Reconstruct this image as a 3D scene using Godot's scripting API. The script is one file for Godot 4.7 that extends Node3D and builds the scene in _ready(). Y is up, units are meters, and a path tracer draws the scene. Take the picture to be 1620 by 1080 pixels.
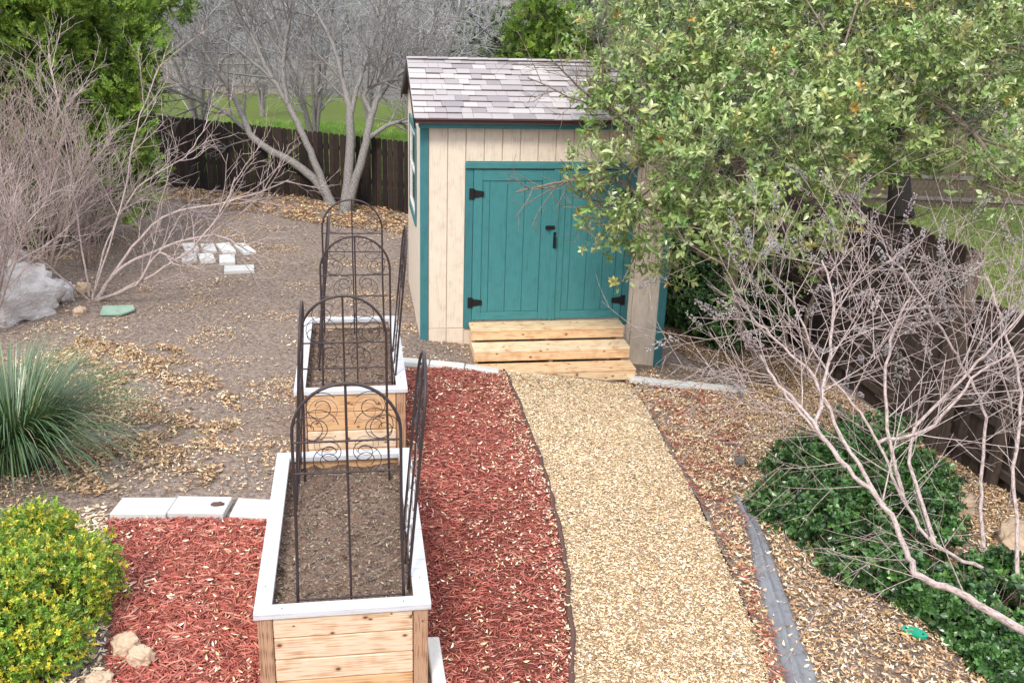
extends Node3D
# A garden corner with a teal-doored shed, two raised beds with iron trellises, mulch, a wood chip path and winter shrubs.
# x runs to the right along the shed front, y is up, -z runs away from the camera; metres.

var rng := RandomNumberGenerator.new()
var used := {}
var soft := FastNoiseLite.new()
var T := {}
var M := {}

const OAK_CLUMPS = [
	[Vector3(2.44, 2.99, -10.35), 0.23],
	[Vector3(2.96, 3.37, -11.70), 0.44],
	[Vector3(2.71, 2.67, -9.87), 0.35],
	[Vector3(2.94, 3.14, -10.22), 0.46],
	[Vector3(2.36, 2.24, -9.55), 0.25],
	[Vector3(2.51, 1.86, -9.39), 0.25],
	[Vector3(2.46, 1.52, -9.49), 0.14],
	[Vector3(2.67, 1.13, -9.31), 0.10],
	[Vector3(2.83, 1.41, -9.39), 0.16],
	[Vector3(2.92, 2.27, -9.25), 0.46],
	[Vector3(2.82, 1.78, -9.20), 0.31],
	[Vector3(3.28, 2.77, -10.13), 0.53],
	[Vector3(3.59, 3.43, -10.86), 0.62],
	[Vector3(3.27, 1.76, -9.01), 0.34],
	[Vector3(3.15, 1.24, -9.27), 0.14],
	[Vector3(3.34, 2.43, -9.03), 0.54],
	[Vector3(3.90, 3.04, -10.02), 0.59],
	[Vector3(4.36, 3.58, -11.00), 0.63],
	[Vector3(3.74, 1.93, -8.78), 0.42],
	[Vector3(3.89, 1.32, -8.96), 0.25],
	[Vector3(3.82, 0.96, -9.38), 0.14],
	[Vector3(4.12, 2.62, -8.97), 0.54],
	[Vector3(4.52, 3.14, -9.74), 0.51],
	[Vector3(4.26, 1.93, -8.80), 0.39],
	[Vector3(4.43, 1.22, -9.27), 0.23],
	[Vector3(4.67, 1.74, -8.77), 0.21],
	[Vector3(4.57, 2.34, -8.90), 0.33],
	[Vector3(4.82, 2.90, -9.17), 0.49],
	[Vector3(5.19, 3.67, -10.90), 0.49],
	[Vector3(5.41, 2.72, -9.22), 0.44],
	[Vector3(5.45, 3.22, -9.83), 0.46],
	[Vector3(5.85, 3.25, -9.55), 0.51],
	[Vector3(6.17, 3.70, -10.74), 0.56],
	[Vector3(5.90, 2.83, -8.86), 0.43],
	[Vector3(6.22, 3.41, -9.12), 0.49],
	[Vector3(6.68, 3.80, -10.15), 0.54],
	[Vector3(5.93, 2.58, -8.22), 0.35],
	[Vector3(5.69, 2.35, -8.18), 0.20],
	[Vector3(5.78, 2.24, -7.90), 0.23],
	[Vector3(5.83, 2.46, -9.27), 0.26],
	[Vector3(5.22, 2.30, -9.31), 0.19],
	[Vector3(4.51, 4.24, -11.22), 0.77],
	[Vector3(5.90, 4.29, -11.00), 0.77],
	[Vector3(3.60, 4.15, -11.77), 0.66],
	[Vector3(6.96, 4.31, -10.30), 0.74],
	[Vector3(6.88, 3.38, -8.89), 0.67],
	[Vector3(6.64, 2.57, -8.31), 0.41],
]
const CEDAR_CLUMPS = [
	[Vector3(-4.54, 3.14, -16.21), 0.41],
	[Vector3(-3.99, 3.24, -16.15), 0.41],
	[Vector3(-3.43, 3.26, -16.07), 0.41],
	[Vector3(-3.12, 2.92, -15.89), 0.41],
	[Vector3(-3.36, 2.56, -15.80), 0.41],
	[Vector3(-3.73, 2.55, -15.86), 0.41],
	[Vector3(-3.20, 2.22, -15.65), 0.41],
	[Vector3(-3.47, 1.86, -15.56), 0.41],
	[Vector3(-3.29, 1.51, -15.41), 0.41],
	[Vector3(-3.57, 1.33, -15.39), 0.41],
	[Vector3(-3.26, 1.16, -15.27), 0.41],
	[Vector3(-3.40, 0.89, -15.20), 0.41],
	[Vector3(-3.77, 0.88, -15.26), 0.41],
	[Vector3(-4.18, 2.97, -16.09), 0.41],
	[Vector3(-4.74, 2.69, -16.08), 0.41],
	[Vector3(-3.84, 1.76, -15.59), 0.41],
	[Vector3(-4.82, 3.22, -16.28), 0.41],
	[Vector3(-4.01, 2.19, -15.77), 0.41],
	[Vector3(-4.28, 2.53, -15.94), 0.41],
	[Vector3(-3.65, 2.11, -15.69), 0.41],
	[Vector3(-3.25, 3.35, -16.07), 0.41],
]
const OAK_STEMS = [
	[Vector3(4.96, -0.51, -10.54), Vector3(4.70, -0.10, -10.57), Vector3(4.45, 0.38, -10.57), Vector3(4.31, 0.95, -10.48), Vector3(4.10, 1.52, -10.29), Vector3(3.79, 2.13, -10.03), Vector3(3.48, 2.77, -10.10), Vector3(3.26, 3.26, -10.42)],
	[Vector3(5.29, -0.37, -10.70), Vector3(5.10, 0.24, -10.74), Vector3(4.86, 0.78, -10.54), Vector3(4.64, 1.45, -10.28), Vector3(4.59, 2.22, -9.93), Vector3(4.73, 2.83, -9.80), Vector3(5.00, 3.32, -9.94)],
	[Vector3(5.58, -0.36, -10.65), Vector3(5.37, 0.10, -10.64), Vector3(5.36, 0.82, -10.37), Vector3(5.42, 1.49, -10.06), Vector3(5.53, 2.26, -9.68), Vector3(5.90, 2.94, -9.54), Vector3(6.42, 3.50, -9.55)],
	[Vector3(4.31, 0.95, -10.48), Vector3(3.78, 1.20, -10.12), Vector3(3.22, 1.63, -9.83), Vector3(2.79, 2.01, -9.61), Vector3(2.51, 2.20, -9.62)],
	[Vector3(3.79, 2.13, -10.03), Vector3(3.37, 2.42, -9.88), Vector3(2.83, 2.66, -9.95), Vector3(2.44, 2.87, -10.31)],
	[Vector3(5.90, 2.94, -9.54), Vector3(5.96, 2.71, -8.91), Vector3(5.92, 2.36, -8.14)],
]
const BUSH_LIMBS = [
	[Vector3(4.11, 0.22, -4.43), Vector3(3.96, 0.32, -4.49), Vector3(3.65, 0.48, -4.65), Vector3(3.43, 0.54, -4.82), Vector3(3.42, 0.60, -4.95), Vector3(3.38, 0.80, -5.25), Vector3(3.21, 0.96, -5.49), Vector3(3.10, 1.11, -5.78), Vector3(2.98, 1.27, -6.08)],
	[Vector3(4.65, 0.03, -5.24), Vector3(4.36, 0.13, -5.43), Vector3(4.01, 0.29, -5.55), Vector3(3.91, 0.48, -5.85), Vector3(3.84, 0.78, -6.19), Vector3(3.76, 0.97, -6.48), Vector3(3.66, 1.19, -7.01), Vector3(3.63, 1.53, -7.46)],
	[Vector3(4.54, 0.11, -5.72), Vector3(4.72, 0.45, -6.13), Vector3(4.89, 0.83, -6.46), Vector3(4.87, 1.08, -6.77), Vector3(4.85, 1.25, -7.05), Vector3(4.71, 1.65, -7.54), Vector3(4.56, 1.83, -7.74)],
	[Vector3(4.53, 0.07, -5.27), Vector3(4.71, 0.73, -5.80), Vector3(4.97, 1.13, -6.23), Vector3(5.05, 1.49, -6.67), Vector3(5.04, 1.85, -7.02)],
	[Vector3(4.01, 0.29, -5.55), Vector3(4.07, 0.79, -6.15), Vector3(4.58, 1.17, -6.42), Vector3(4.94, 1.43, -6.56), Vector3(5.26, 1.68, -6.71)],
	[Vector3(3.41, 0.77, -5.29), Vector3(3.32, 1.03, -5.82), Vector3(3.29, 1.29, -6.25), Vector3(3.11, 1.47, -6.56), Vector3(3.01, 1.58, -6.83)],
	[Vector3(3.84, 0.78, -6.19), Vector3(4.26, 0.93, -6.17), Vector3(4.55, 1.25, -6.24), Vector3(4.84, 1.44, -6.26)],
	[Vector3(3.21, 0.96, -5.49), Vector3(3.06, 1.19, -5.92), Vector3(2.96, 1.31, -6.21), Vector3(2.93, 1.41, -6.46)],
	[Vector3(3.91, 0.48, -5.85), Vector3(3.95, 0.97, -6.34), Vector3(4.17, 1.37, -6.78), Vector3(4.43, 1.64, -7.05)],
	[Vector3(3.10, 1.11, -5.78), Vector3(3.43, 1.34, -6.35), Vector3(3.73, 1.63, -6.95), Vector3(3.83, 1.86, -7.44)],
]
const LEFT_LIMBS = [
	[Vector3(-3.26, -0.02, -12.58), Vector3(-2.91, 0.42, -12.57), Vector3(-2.34, 0.71, -12.47), Vector3(-1.79, 0.87, -12.44), Vector3(-1.55, 0.86, -12.29), Vector3(-1.36, 0.79, -12.23), Vector3(-1.36, 0.91, -12.28)],
	[Vector3(-3.26, -0.02, -12.58), Vector3(-2.88, 0.52, -12.82), Vector3(-2.43, 0.98, -12.91), Vector3(-1.84, 1.13, -12.98), Vector3(-1.19, 1.30, -12.93), Vector3(-0.83, 1.48, -12.94)],
	[Vector3(-3.30, 0.00, -12.59), Vector3(-3.11, 0.70, -12.92), Vector3(-2.76, 1.29, -13.19), Vector3(-2.37, 1.56, -13.33), Vector3(-2.10, 1.74, -13.46), Vector3(-1.86, 2.12, -13.66)],
	[Vector3(-3.30, 0.04, -12.61), Vector3(-2.94, 1.08, -13.03), Vector3(-2.74, 2.02, -13.45), Vector3(-2.46, 2.78, -13.79)],
	[Vector3(-3.34, 0.00, -12.60), Vector3(-3.80, 0.61, -12.36), Vector3(-4.18, 0.76, -12.26)],
	[Vector3(-3.34, -0.02, -12.59), Vector3(-3.59, -0.07, -12.07), Vector3(-4.13, 0.02, -11.77)],
	[Vector3(-3.26, -0.02, -12.58), Vector3(-2.56, 0.37, -12.28), Vector3(-1.99, 0.75, -12.21), Vector3(-1.61, 1.21, -12.43), Vector3(-1.45, 1.56, -12.64)],
	[Vector3(-3.36, 0.01, -12.71), Vector3(-3.50, 1.06, -13.12), Vector3(-3.66, 2.03, -13.61), Vector3(-3.83, 2.70, -13.99)],
	[Vector3(-3.26, -0.02, -12.58), Vector3(-2.68, 0.30, -12.27), Vector3(-2.38, 0.70, -12.26), Vector3(-2.17, 0.59, -12.08)],
]
const BARE_A = [
	[Vector3(-0.38, -0.15, -18.19), Vector3(-0.62, 0.35, -18.52), Vector3(-1.02, 0.63, -18.80), Vector3(-1.78, 1.03, -19.18), Vector3(-2.01, 1.39, -19.46), Vector3(-2.29, 1.90, -19.91), Vector3(-2.67, 2.38, -20.26), Vector3(-2.86, 2.77, -20.54)],
	[Vector3(-0.38, -0.15, -18.19), Vector3(-0.61, 0.53, -18.48), Vector3(-0.88, 1.18, -18.76), Vector3(-1.16, 1.71, -19.11), Vector3(-1.45, 2.13, -19.42), Vector3(-1.91, 2.49, -19.74), Vector3(-2.39, 2.81, -20.04)],
	[Vector3(-1.02, 0.63, -18.80), Vector3(-1.61, 0.91, -19.22), Vector3(-2.44, 1.50, -19.78), Vector3(-3.18, 1.73, -20.21), Vector3(-3.77, 2.06, -20.43)],
	[Vector3(-1.16, 1.71, -19.11), Vector3(-1.24, 2.31, -19.34), Vector3(-1.14, 2.97, -19.67), Vector3(-1.01, 3.63, -20.00)],
	[Vector3(-1.45, 2.13, -19.42), Vector3(-1.78, 2.84, -19.73), Vector3(-1.94, 3.50, -20.00)],
]
const BARE_B = [
	[Vector3(-0.16, 0.06, -17.69), Vector3(-0.05, 0.91, -17.99), Vector3(-0.04, 1.71, -18.28), Vector3(-0.11, 2.07, -18.53), Vector3(-0.27, 2.70, -18.89), Vector3(-0.59, 3.33, -19.28)],
	[Vector3(-0.16, 0.06, -17.69), Vector3(0.20, 1.04, -17.88), Vector3(0.36, 1.68, -18.09), Vector3(0.56, 2.05, -18.30), Vector3(0.96, 2.42, -18.48), Vector3(1.44, 2.85, -18.77)],
	[Vector3(-0.04, 1.55, -18.22), Vector3(0.11, 2.09, -18.39), Vector3(0.41, 2.83, -18.82), Vector3(0.78, 3.59, -19.15)],
	[Vector3(0.26, 1.25, -17.95), Vector3(0.71, 1.53, -17.98), Vector3(1.04, 1.56, -17.93)],
	[Vector3(0.36, 1.68, -18.09), Vector3(0.22, 1.99, -18.23), Vector3(0.50, 2.22, -18.16), Vector3(1.03, 2.29, -18.09)],
]
const DARK_LIMB = [
	[Vector3(9.56, 0.25, -15.92), Vector3(9.58, 1.76, -16.58), Vector3(9.51, 2.80, -17.19), Vector3(8.90, 3.36, -17.60), Vector3(8.27, 3.07, -17.60), Vector3(8.04, 2.85, -17.56)],
	[Vector3(9.58, 1.76, -16.58), Vector3(10.08, 2.92, -17.14), Vector3(10.55, 3.90, -17.63), Vector3(10.68, 4.55, -17.84)],
	[Vector3(9.51, 2.80, -17.19), Vector3(9.41, 3.64, -17.73), Vector3(8.97, 4.28, -18.03)],
]
const PATH_LEFT = [Vector2(1.58, -9.95), Vector2(1.58, -9.26), Vector2(1.53, -8.09), Vector2(1.49, -7.17), Vector2(1.42, -6.28), Vector2(1.37, -5.70), Vector2(1.29, -5.20), Vector2(1.22, -4.76), Vector2(1.15, -4.49), Vector2(0.9, -3.3), Vector2(0.6, -2.2)]
const PATH_RIGHT = [Vector2(3.05, -9.95), Vector2(2.96, -8.91), Vector2(2.79, -7.76), Vector2(2.70, -6.95), Vector2(2.62, -6.17), Vector2(2.55, -5.51), Vector2(2.49, -5.07), Vector2(2.43, -4.75), Vector2(2.37, -4.53), Vector2(2.1, -3.3), Vector2(1.9, -2.2)]
const BAND_RIGHT = [Vector2(4.35, -10.1), Vector2(4.0, -8.9), Vector2(3.45, -7.7), Vector2(3.12, -6.9), Vector2(2.93, -6.2), Vector2(2.74, -5.55), Vector2(2.63, -5.07), Vector2(2.54, -4.75), Vector2(2.49, -4.53), Vector2(2.25, -3.3), Vector2(2.05, -2.2)]
const RED_LEFT = [Vector2(0.40, -9.75), Vector2(0.40, -9.26), Vector2(0.40, -8.09), Vector2(0.40, -7.17), Vector2(0.38, -6.28), Vector2(0.38, -5.64), Vector2(0.38, -5.10), Vector2(0.38, -4.64), Vector2(0.37, -4.35), Vector2(0.3, -3.3), Vector2(0.2, -2.2)]


# ---------------------------------------------------------------- mesh building
class Build:
	var v := PackedVector3Array()
	var n := PackedVector3Array()
	var t := PackedVector2Array()
	var c := PackedColorArray()
	var i := PackedInt32Array()
	var tint := Color.WHITE

	func put(p: Vector3, q: Vector3, w: Vector2) -> int:
		v.append(p); n.append(q); t.append(w); c.append(tint)
		return v.size() - 1

	# a flat polygon fan, turned so that it faces along "out"
	func face(pts: Array, out: Vector3, uvs: Array = []) -> void:
		var nn: Vector3 = (pts[1] - pts[0]).cross(pts[2] - pts[0]).normalized()
		var flip := nn.dot(out) < 0.0
		if flip: nn = -nn
		var s := v.size()
		for k in pts.size():
			put(pts[k], nn, uvs[k] if uvs.size() > k else Vector2.ZERO)
		for k in range(1, pts.size() - 1):
			if flip:
				i.append_array([s, s + k, s + k + 1])
			else:
				i.append_array([s, s + k + 1, s + k])

	# a box with chamfered edges; u of the texture runs along its longest side
	func box(x: Transform3D, size: Vector3, bevel := 0.0, shift := Vector2.ZERO) -> void:
		var h := size * 0.5
		var b: float = min(bevel, min(h.x, min(h.y, h.z)) * 0.8)
		var longest := 0
		if size.y > size.x: longest = 1
		if size.z > size[longest]: longest = 2
		var P := func(sg: Vector3, k: int) -> Vector3:
			var q := Vector3(sg.x * (h.x - b), sg.y * (h.y - b), sg.z * (h.z - b))
			q[k] = sg[k] * h[k]
			return q
		for k in 3:
			var a1 := (k + 1) % 3
			var a2 := (k + 2) % 3
			for s in [-1.0, 1.0]:
				var pts := []
				var uvs := []
				for cr in [[-1.0, -1.0], [1.0, -1.0], [1.0, 1.0], [-1.0, 1.0]]:
					var sg := Vector3.ZERO
					sg[k] = s; sg[a1] = cr[0]; sg[a2] = cr[1]
					var q: Vector3 = P.call(sg, k)
					var ua := longest if k != longest else a1
					var va := 3 - k - ua
					uvs.append(Vector2(q[ua], q[va] + s * h[k]) + shift)
					pts.append(x * q)
				var o := Vector3.ZERO
				o[k] = s
				face(pts, x.basis * o, uvs)
		if b <= 0.0: return
		for k in 3:
			var a1 := (k + 1) % 3
			var a2 := (k + 2) % 3
			for s1 in [-1.0, 1.0]:
				for s2 in [-1.0, 1.0]:
					var sa := Vector3.ZERO
					sa[k] = -1.0; sa[a1] = s1; sa[a2] = s2
					var sb := sa
					sb[k] = 1.0
					var q1: Vector3 = P.call(sa, a1); var q2: Vector3 = P.call(sb, a1); var q3: Vector3 = P.call(sb, a2); var q4: Vector3 = P.call(sa, a2)
					var o := Vector3.ZERO
					o[a1] = s1; o[a2] = s2
					var uvs := []
					for q in [q1, q2, q3, q4]:
						var va := (longest + 1) % 3
						uvs.append(Vector2(q[longest], q[va]) + shift)
					face([x * q1, x * q2, x * q3, x * q4], x.basis * o, uvs)
		for sx in [-1.0, 1.0]:
			for sy in [-1.0, 1.0]:
				for sz in [-1.0, 1.0]:
					var sg := Vector3(sx, sy, sz)
					face([x * P.call(sg, 0), x * P.call(sg, 1), x * P.call(sg, 2)], x.basis * sg, [shift, shift, shift])

	# a prism: an outline in the xy plane (counter-clockwise) pushed from z0 to z1
	func prism(x: Transform3D, outline: Array, z0: float, z1: float, shift := Vector2.ZERO, tall := true) -> void:
		var front := []
		var back := []
		var uvs := []
		var mid := Vector2.ZERO
		for p in outline:
			front.append(x * Vector3(p.x, p.y, z1)); back.append(x * Vector3(p.x, p.y, z0))
			uvs.append((Vector2(p.y, p.x) if tall else p) + shift)
			mid += p / outline.size()
		face(front, x.basis * Vector3(0, 0, 1), uvs)
		face(back, x.basis * Vector3(0, 0, -1), uvs)
		for k in outline.size():
			var a: Vector2 = outline[k]; var b: Vector2 = outline[(k + 1) % outline.size()]
			var o := (a + b) * 0.5 - mid
			var e := (b - a).orthogonal()
			if e.dot(o) < 0: e = -e
			face([front[k], front[(k + 1) % outline.size()], back[(k + 1) % outline.size()], back[k]], x.basis * Vector3(e.x, e.y, 0), [uvs[k], uvs[(k + 1) % uvs.size()], uvs[(k + 1) % uvs.size()] + Vector2(0, 0.02), uvs[k] + Vector2(0, 0.02)])

	# a round bar along a line of points
	func tube(pts: PackedVector3Array, r: PackedFloat32Array, sides := 6, closed_ends := true) -> void:
		var m := pts.size()
		if m < 2: return
		var d := (pts[1] - pts[0]).normalized()
		var side := d.cross(Vector3.UP if absf(d.y) < 0.9 else Vector3.RIGHT).normalized()
		var s := v.size()
		var run := 0.0
		for k in m:
			var dd: Vector3
			if k == 0: dd = pts[1] - pts[0]
			elif k == m - 1: dd = pts[k] - pts[k - 1]
			else: dd = pts[k + 1] - pts[k - 1]
			dd = dd.normalized()
			side = (side - dd * side.dot(dd)).normalized()
			var up := dd.cross(side)
			if k > 0: run += pts[k].distance_to(pts[k - 1])
			for j in sides + 1:
				var a := TAU * j / sides
				var q := side * cos(a) + up * sin(a)
				put(pts[k] + q * r[k], q, Vector2(run, float(j) / sides * maxf(r[0] * 6.0, 0.01)))
		for k in m - 1:
			for j in sides:
				var a := s + k * (sides + 1) + j
				var b := a + sides + 1
				i.append_array([a, b, a + 1, a + 1, b, b + 1])
		if closed_ends:
			for e in 2:
				var k0 := 0 if e == 0 else m - 1
				var dd := (pts[0] - pts[1]).normalized() if e == 0 else (pts[m - 1] - pts[m - 2]).normalized()
				var ring := []
				for j in sides: ring.append(v[s + k0 * (sides + 1) + j])
				if sides > 3 or r[k0] > 0.004: face(ring, dd)

	# a sheet of points, rows by columns
	func sheet(rows: Array, uv_scale := 1.0) -> void:
		var w: int = rows[0].size()
		var s := v.size()
		for a in rows.size():
			for b in w:
				var p: Vector3 = rows[a][b]
				var dx: Vector3 = rows[a][mini(b + 1, w - 1)] - rows[a][maxi(b - 1, 0)]
				var dz: Vector3 = rows[mini(a + 1, rows.size() - 1)][b] - rows[maxi(a - 1, 0)][b]
				var q := dx.cross(dz).normalized()
				if q.y < 0: q = -q
				put(p, q, Vector2(p.x, p.z) * uv_scale)
		var over: bool = (rows[0][1] - rows[0][0]).cross(rows[1][0] - rows[0][0]).y > 0
		for a in rows.size() - 1:
			for b in w - 1:
				var k := s + a * w + b
				if over: i.append_array([k, k + w, k + 1, k + 1, k + w, k + w + 1])
				else: i.append_array([k, k + 1, k + w, k + 1, k + w + 1, k + w])

	func mesh() -> ArrayMesh:
		var arrays := []
		arrays.resize(Mesh.ARRAY_MAX)
		arrays[Mesh.ARRAY_VERTEX] = v; arrays[Mesh.ARRAY_NORMAL] = n; arrays[Mesh.ARRAY_TEX_UV] = t
		arrays[Mesh.ARRAY_COLOR] = c; arrays[Mesh.ARRAY_INDEX] = i
		var m := ArrayMesh.new()
		m.add_surface_from_arrays(Mesh.PRIMITIVE_TRIANGLES, arrays)
		return m


func numbered(called: String) -> String:
	used[called] = used.get(called, -1) + 1
	return called if used[called] == 0 else "%s_%03d" % [called, used[called]]

func tag(o, label := "", category := "", group := "", kind := ""):
	if label: o.set_meta("label", label)
	if category: o.set_meta("category", category)
	if group: o.set_meta("group", group)
	if kind: o.set_meta("kind", kind)
	return o

func thing(called: String, label: String, category: String, at := Vector3.ZERO, turn := 0.0, group := "") -> Node3D:
	var o := Node3D.new()
	o.name = numbered(called)
	add_child(o)
	o.position = at
	o.rotation.y = turn
	tag(o, label, category, group)
	return o

func part(called: String, mesh: Mesh, m: Material, parent: Node, x := Transform3D.IDENTITY) -> MeshInstance3D:
	var o := MeshInstance3D.new()
	o.name = called if parent != self else numbered(called)
	o.mesh = mesh
	o.material_override = m
	parent.add_child(o, true)
	o.transform = x
	return o

func struct(called: String, b: Build, m: Material) -> MeshInstance3D:
	return tag(part(called, b.mesh(), m, self), "", "", "", "structure")

func many(called: String, mesh: Mesh, m: Material, places: Array, colors: Array, parent: Node) -> MultiMeshInstance3D:
	var mm := MultiMesh.new()
	mm.transform_format = MultiMesh.TRANSFORM_3D
	mm.use_colors = true
	mm.mesh = mesh
	mm.instance_count = places.size()
	for k in places.size():
		mm.set_instance_transform(k, places[k])
		mm.set_instance_color(k, colors[k])
	var o := MultiMeshInstance3D.new()
	o.name = called if parent != self else numbered(called)
	o.multimesh = mm
	o.material_override = m
	parent.add_child(o, true)
	o.set_meta("kind", "stuff")
	return o

func at(p: Vector3, b := Basis.IDENTITY) -> Transform3D: return Transform3D(b, p)
func rnd(a: float, b: float) -> float: return rng.randf_range(a, b)
func rdir() -> Vector3:
	var z := rnd(-1, 1)
	var a := rnd(0, TAU)
	var s := sqrt(1.0 - z * z)
	return Vector3(s * cos(a), z, s * sin(a))
func basis_y(d: Vector3, spin: float, size: float) -> Basis:   # a basis whose y points along d
	d = d.normalized()
	var sx := d.cross(Vector3.UP if absf(d.y) < 0.95 else Vector3.RIGHT).normalized()
	var sz := sx.cross(d)
	return Basis(sx, d, sz).rotated(d, spin).scaled(Vector3.ONE * size)
func jitter(c: Color, amount: float) -> Color:
	var f := 1.0 + rnd(-amount, amount)
	return Color(c.r * f * (1 + rnd(-0.08, 0.08)), c.g * f * (1 + rnd(-0.05, 0.05)), c.b * f * (1 + rnd(-0.08, 0.08)))


# ---------------------------------------------------------------- the lie of the land
const PROFILE_Z = [-75.0, -45.0, -19.0, -14.0, -11.0, -9.0, -7.35, -6.3, -4.0, 0.0]
const PROFILE_Y = [-2.0, -1.6, 0.0, 0.0, 0.02, 0.15, 0.31, 0.35, 0.29, 0.2]
const CROSS_Z = [-75.0, -45.0, -20.0, -11.0, 0.0]
const CROSS_K = [0.02, 0.03, 0.15, 0.165, 0.13]
func lookup(x: float, xs: Array, ys: Array) -> float:
	if x <= xs[0]: return ys[0]
	for k in range(1, xs.size()):
		if x <= xs[k]:
			return lerpf(ys[k - 1], ys[k], (x - xs[k - 1]) / (xs[k] - xs[k - 1]))
	return ys[-1]
func land(x: float, z: float) -> float:
	var s := 0.5 * log(1.0 + exp((minf(x, 8.0) - 0.7) / 0.5))
	return lookup(z, PROFILE_Z, PROFILE_Y) - lookup(z, CROSS_Z, CROSS_K) * s + soft.get_noise_2d(x * 60.0, z * 60.0) * 0.018 - 0.11 * exp(-pow((x - 1.5) / 0.5, 2) - pow((z + 10.35) / 0.28, 2))


# ---------------------------------------------------------------- textures and materials
func ramp_image(noise: FastNoiseLite, w: int, h: int, stops: Array, stretch := 1, blend: FastNoiseLite = null, share := 0.35) -> Image:
	var g := Gradient.new()
	g.offsets = PackedFloat32Array(stops.map(func(s): return s[0]))
	g.colors = PackedColorArray(stops.map(func(s): return s[1]))
	var src := noise.get_seamless_image(w / stretch, h)
	if stretch > 1: src.resize(w, h, Image.INTERPOLATE_CUBIC)
	var extra: Image = blend.get_seamless_image(w, h) if blend else null
	var out := PackedByteArray()
	out.resize(w * h * 3)
	var lut := []
	for k in 256: lut.append(g.sample(k / 255.0))
	var a := src.get_data()
	var b := extra.get_data() if extra else PackedByteArray()
	for k in w * h:
		var f := float(a[k])
		if extra: f = f * (1.0 - share) + b[k] * share
		var cc: Color = lut[int(f)]
		out[k * 3] = int(cc.r * 255); out[k * 3 + 1] = int(cc.g * 255); out[k * 3 + 2] = int(cc.b * 255)
	return Image.create_from_data(w, h, false, Image.FORMAT_RGB8, out)

func fnl(sd: int, f: float, kind := FastNoiseLite.TYPE_SIMPLEX_SMOOTH, oct := 4) -> FastNoiseLite:
	var q := FastNoiseLite.new()
	q.seed = sd; q.frequency = f; q.noise_type = kind; q.fractal_octaves = oct
	return q

func wood_image(sd: int, knots: int, deep: Color) -> Image:
	var im := ramp_image(fnl(sd, 0.10, FastNoiseLite.TYPE_SIMPLEX_SMOOTH, 4), 1024, 256, [[0.0, deep], [0.3, deep.lerp(Color.WHITE, 0.55)], [0.55, Color(1, 1, 1)], [0.8, Color(0.96, 0.93, 0.90)], [1.0, deep.lerp(Color.WHITE, 0.5)]], 32, fnl(sd + 3, 0.007, FastNoiseLite.TYPE_SIMPLEX_SMOOTH, 2), 0.35)
	var r := RandomNumberGenerator.new()
	r.seed = sd * 77
	for k in knots:                                   # knots: dark hearts in the wood, with a ring
		var cx := r.randi_range(0, 1023)
		var cy := r.randi_range(10, 245)
		var ra := r.randf_range(5, 13)
		var rb := ra * r.randf_range(0.45, 0.8)
		for y in range(-26, 27):
			for x in range(-34, 35):
				var d := sqrt(pow(x / ra, 2) + pow(y / rb, 2)) + r.randf_range(-0.12, 0.12)
				if d < 2.2:
					var px := posmod(cx + x, 1024)
					var py := posmod(cy + y, 256)
					var c0 := im.get_pixel(px, py)
					var kk := 0.78 if d < 0.75 else (0.45 if d < 1.15 else clampf((2.2 - d) * 0.14, 0, 1))
					im.set_pixel(px, py, c0.lerp(Color(0.36, 0.22, 0.13), kk))
	return im

func make_material(albedo: Color, rough := 0.8, tex: Texture2D = null, scale := Vector3.ONE, bump: Texture2D = null, depth := 1.0) -> StandardMaterial3D:
	var m := StandardMaterial3D.new()
	m.albedo_color = albedo.linear_to_srgb()
	m.roughness = rough
	m.metallic_specular = 0.4
	if tex: m.albedo_texture = tex
	m.uv1_scale = scale
	if bump:
		m.normal_enabled = true
		m.normal_texture = bump
		m.normal_scale = depth
	return m

func world_mapped(m: StandardMaterial3D, metres: float) -> StandardMaterial3D:
	m.uv1_triplanar = true
	m.uv1_world_triplanar = true
	m.uv1_scale = Vector3.ONE / metres
	return m

func tinted(m: StandardMaterial3D) -> StandardMaterial3D:
	m.vertex_color_use_as_albedo = true
	return m

func leafy(rough := 0.5, through := 0.35) -> StandardMaterial3D:
	var m := StandardMaterial3D.new()
	m.albedo_color = Color.WHITE
	m.vertex_color_use_as_albedo = true
	m.roughness = rough
	m.metallic_specular = 0.6 if rough < 0.5 else 0.4
	m.cull_mode = BaseMaterial3D.CULL_DISABLED
	if through > 0:
		m.backlight_enabled = true
		m.backlight = Color(through, through, through * 0.6)
	return m

func bump_of(noise: FastNoiseLite, size: int, strength: float) -> Texture2D:
	var im := noise.get_seamless_image(size, size)
	im.convert(Image.FORMAT_RGBA8)
	im.bump_map_to_normal_map(strength)
	return ImageTexture.create_from_image(im)

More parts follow.
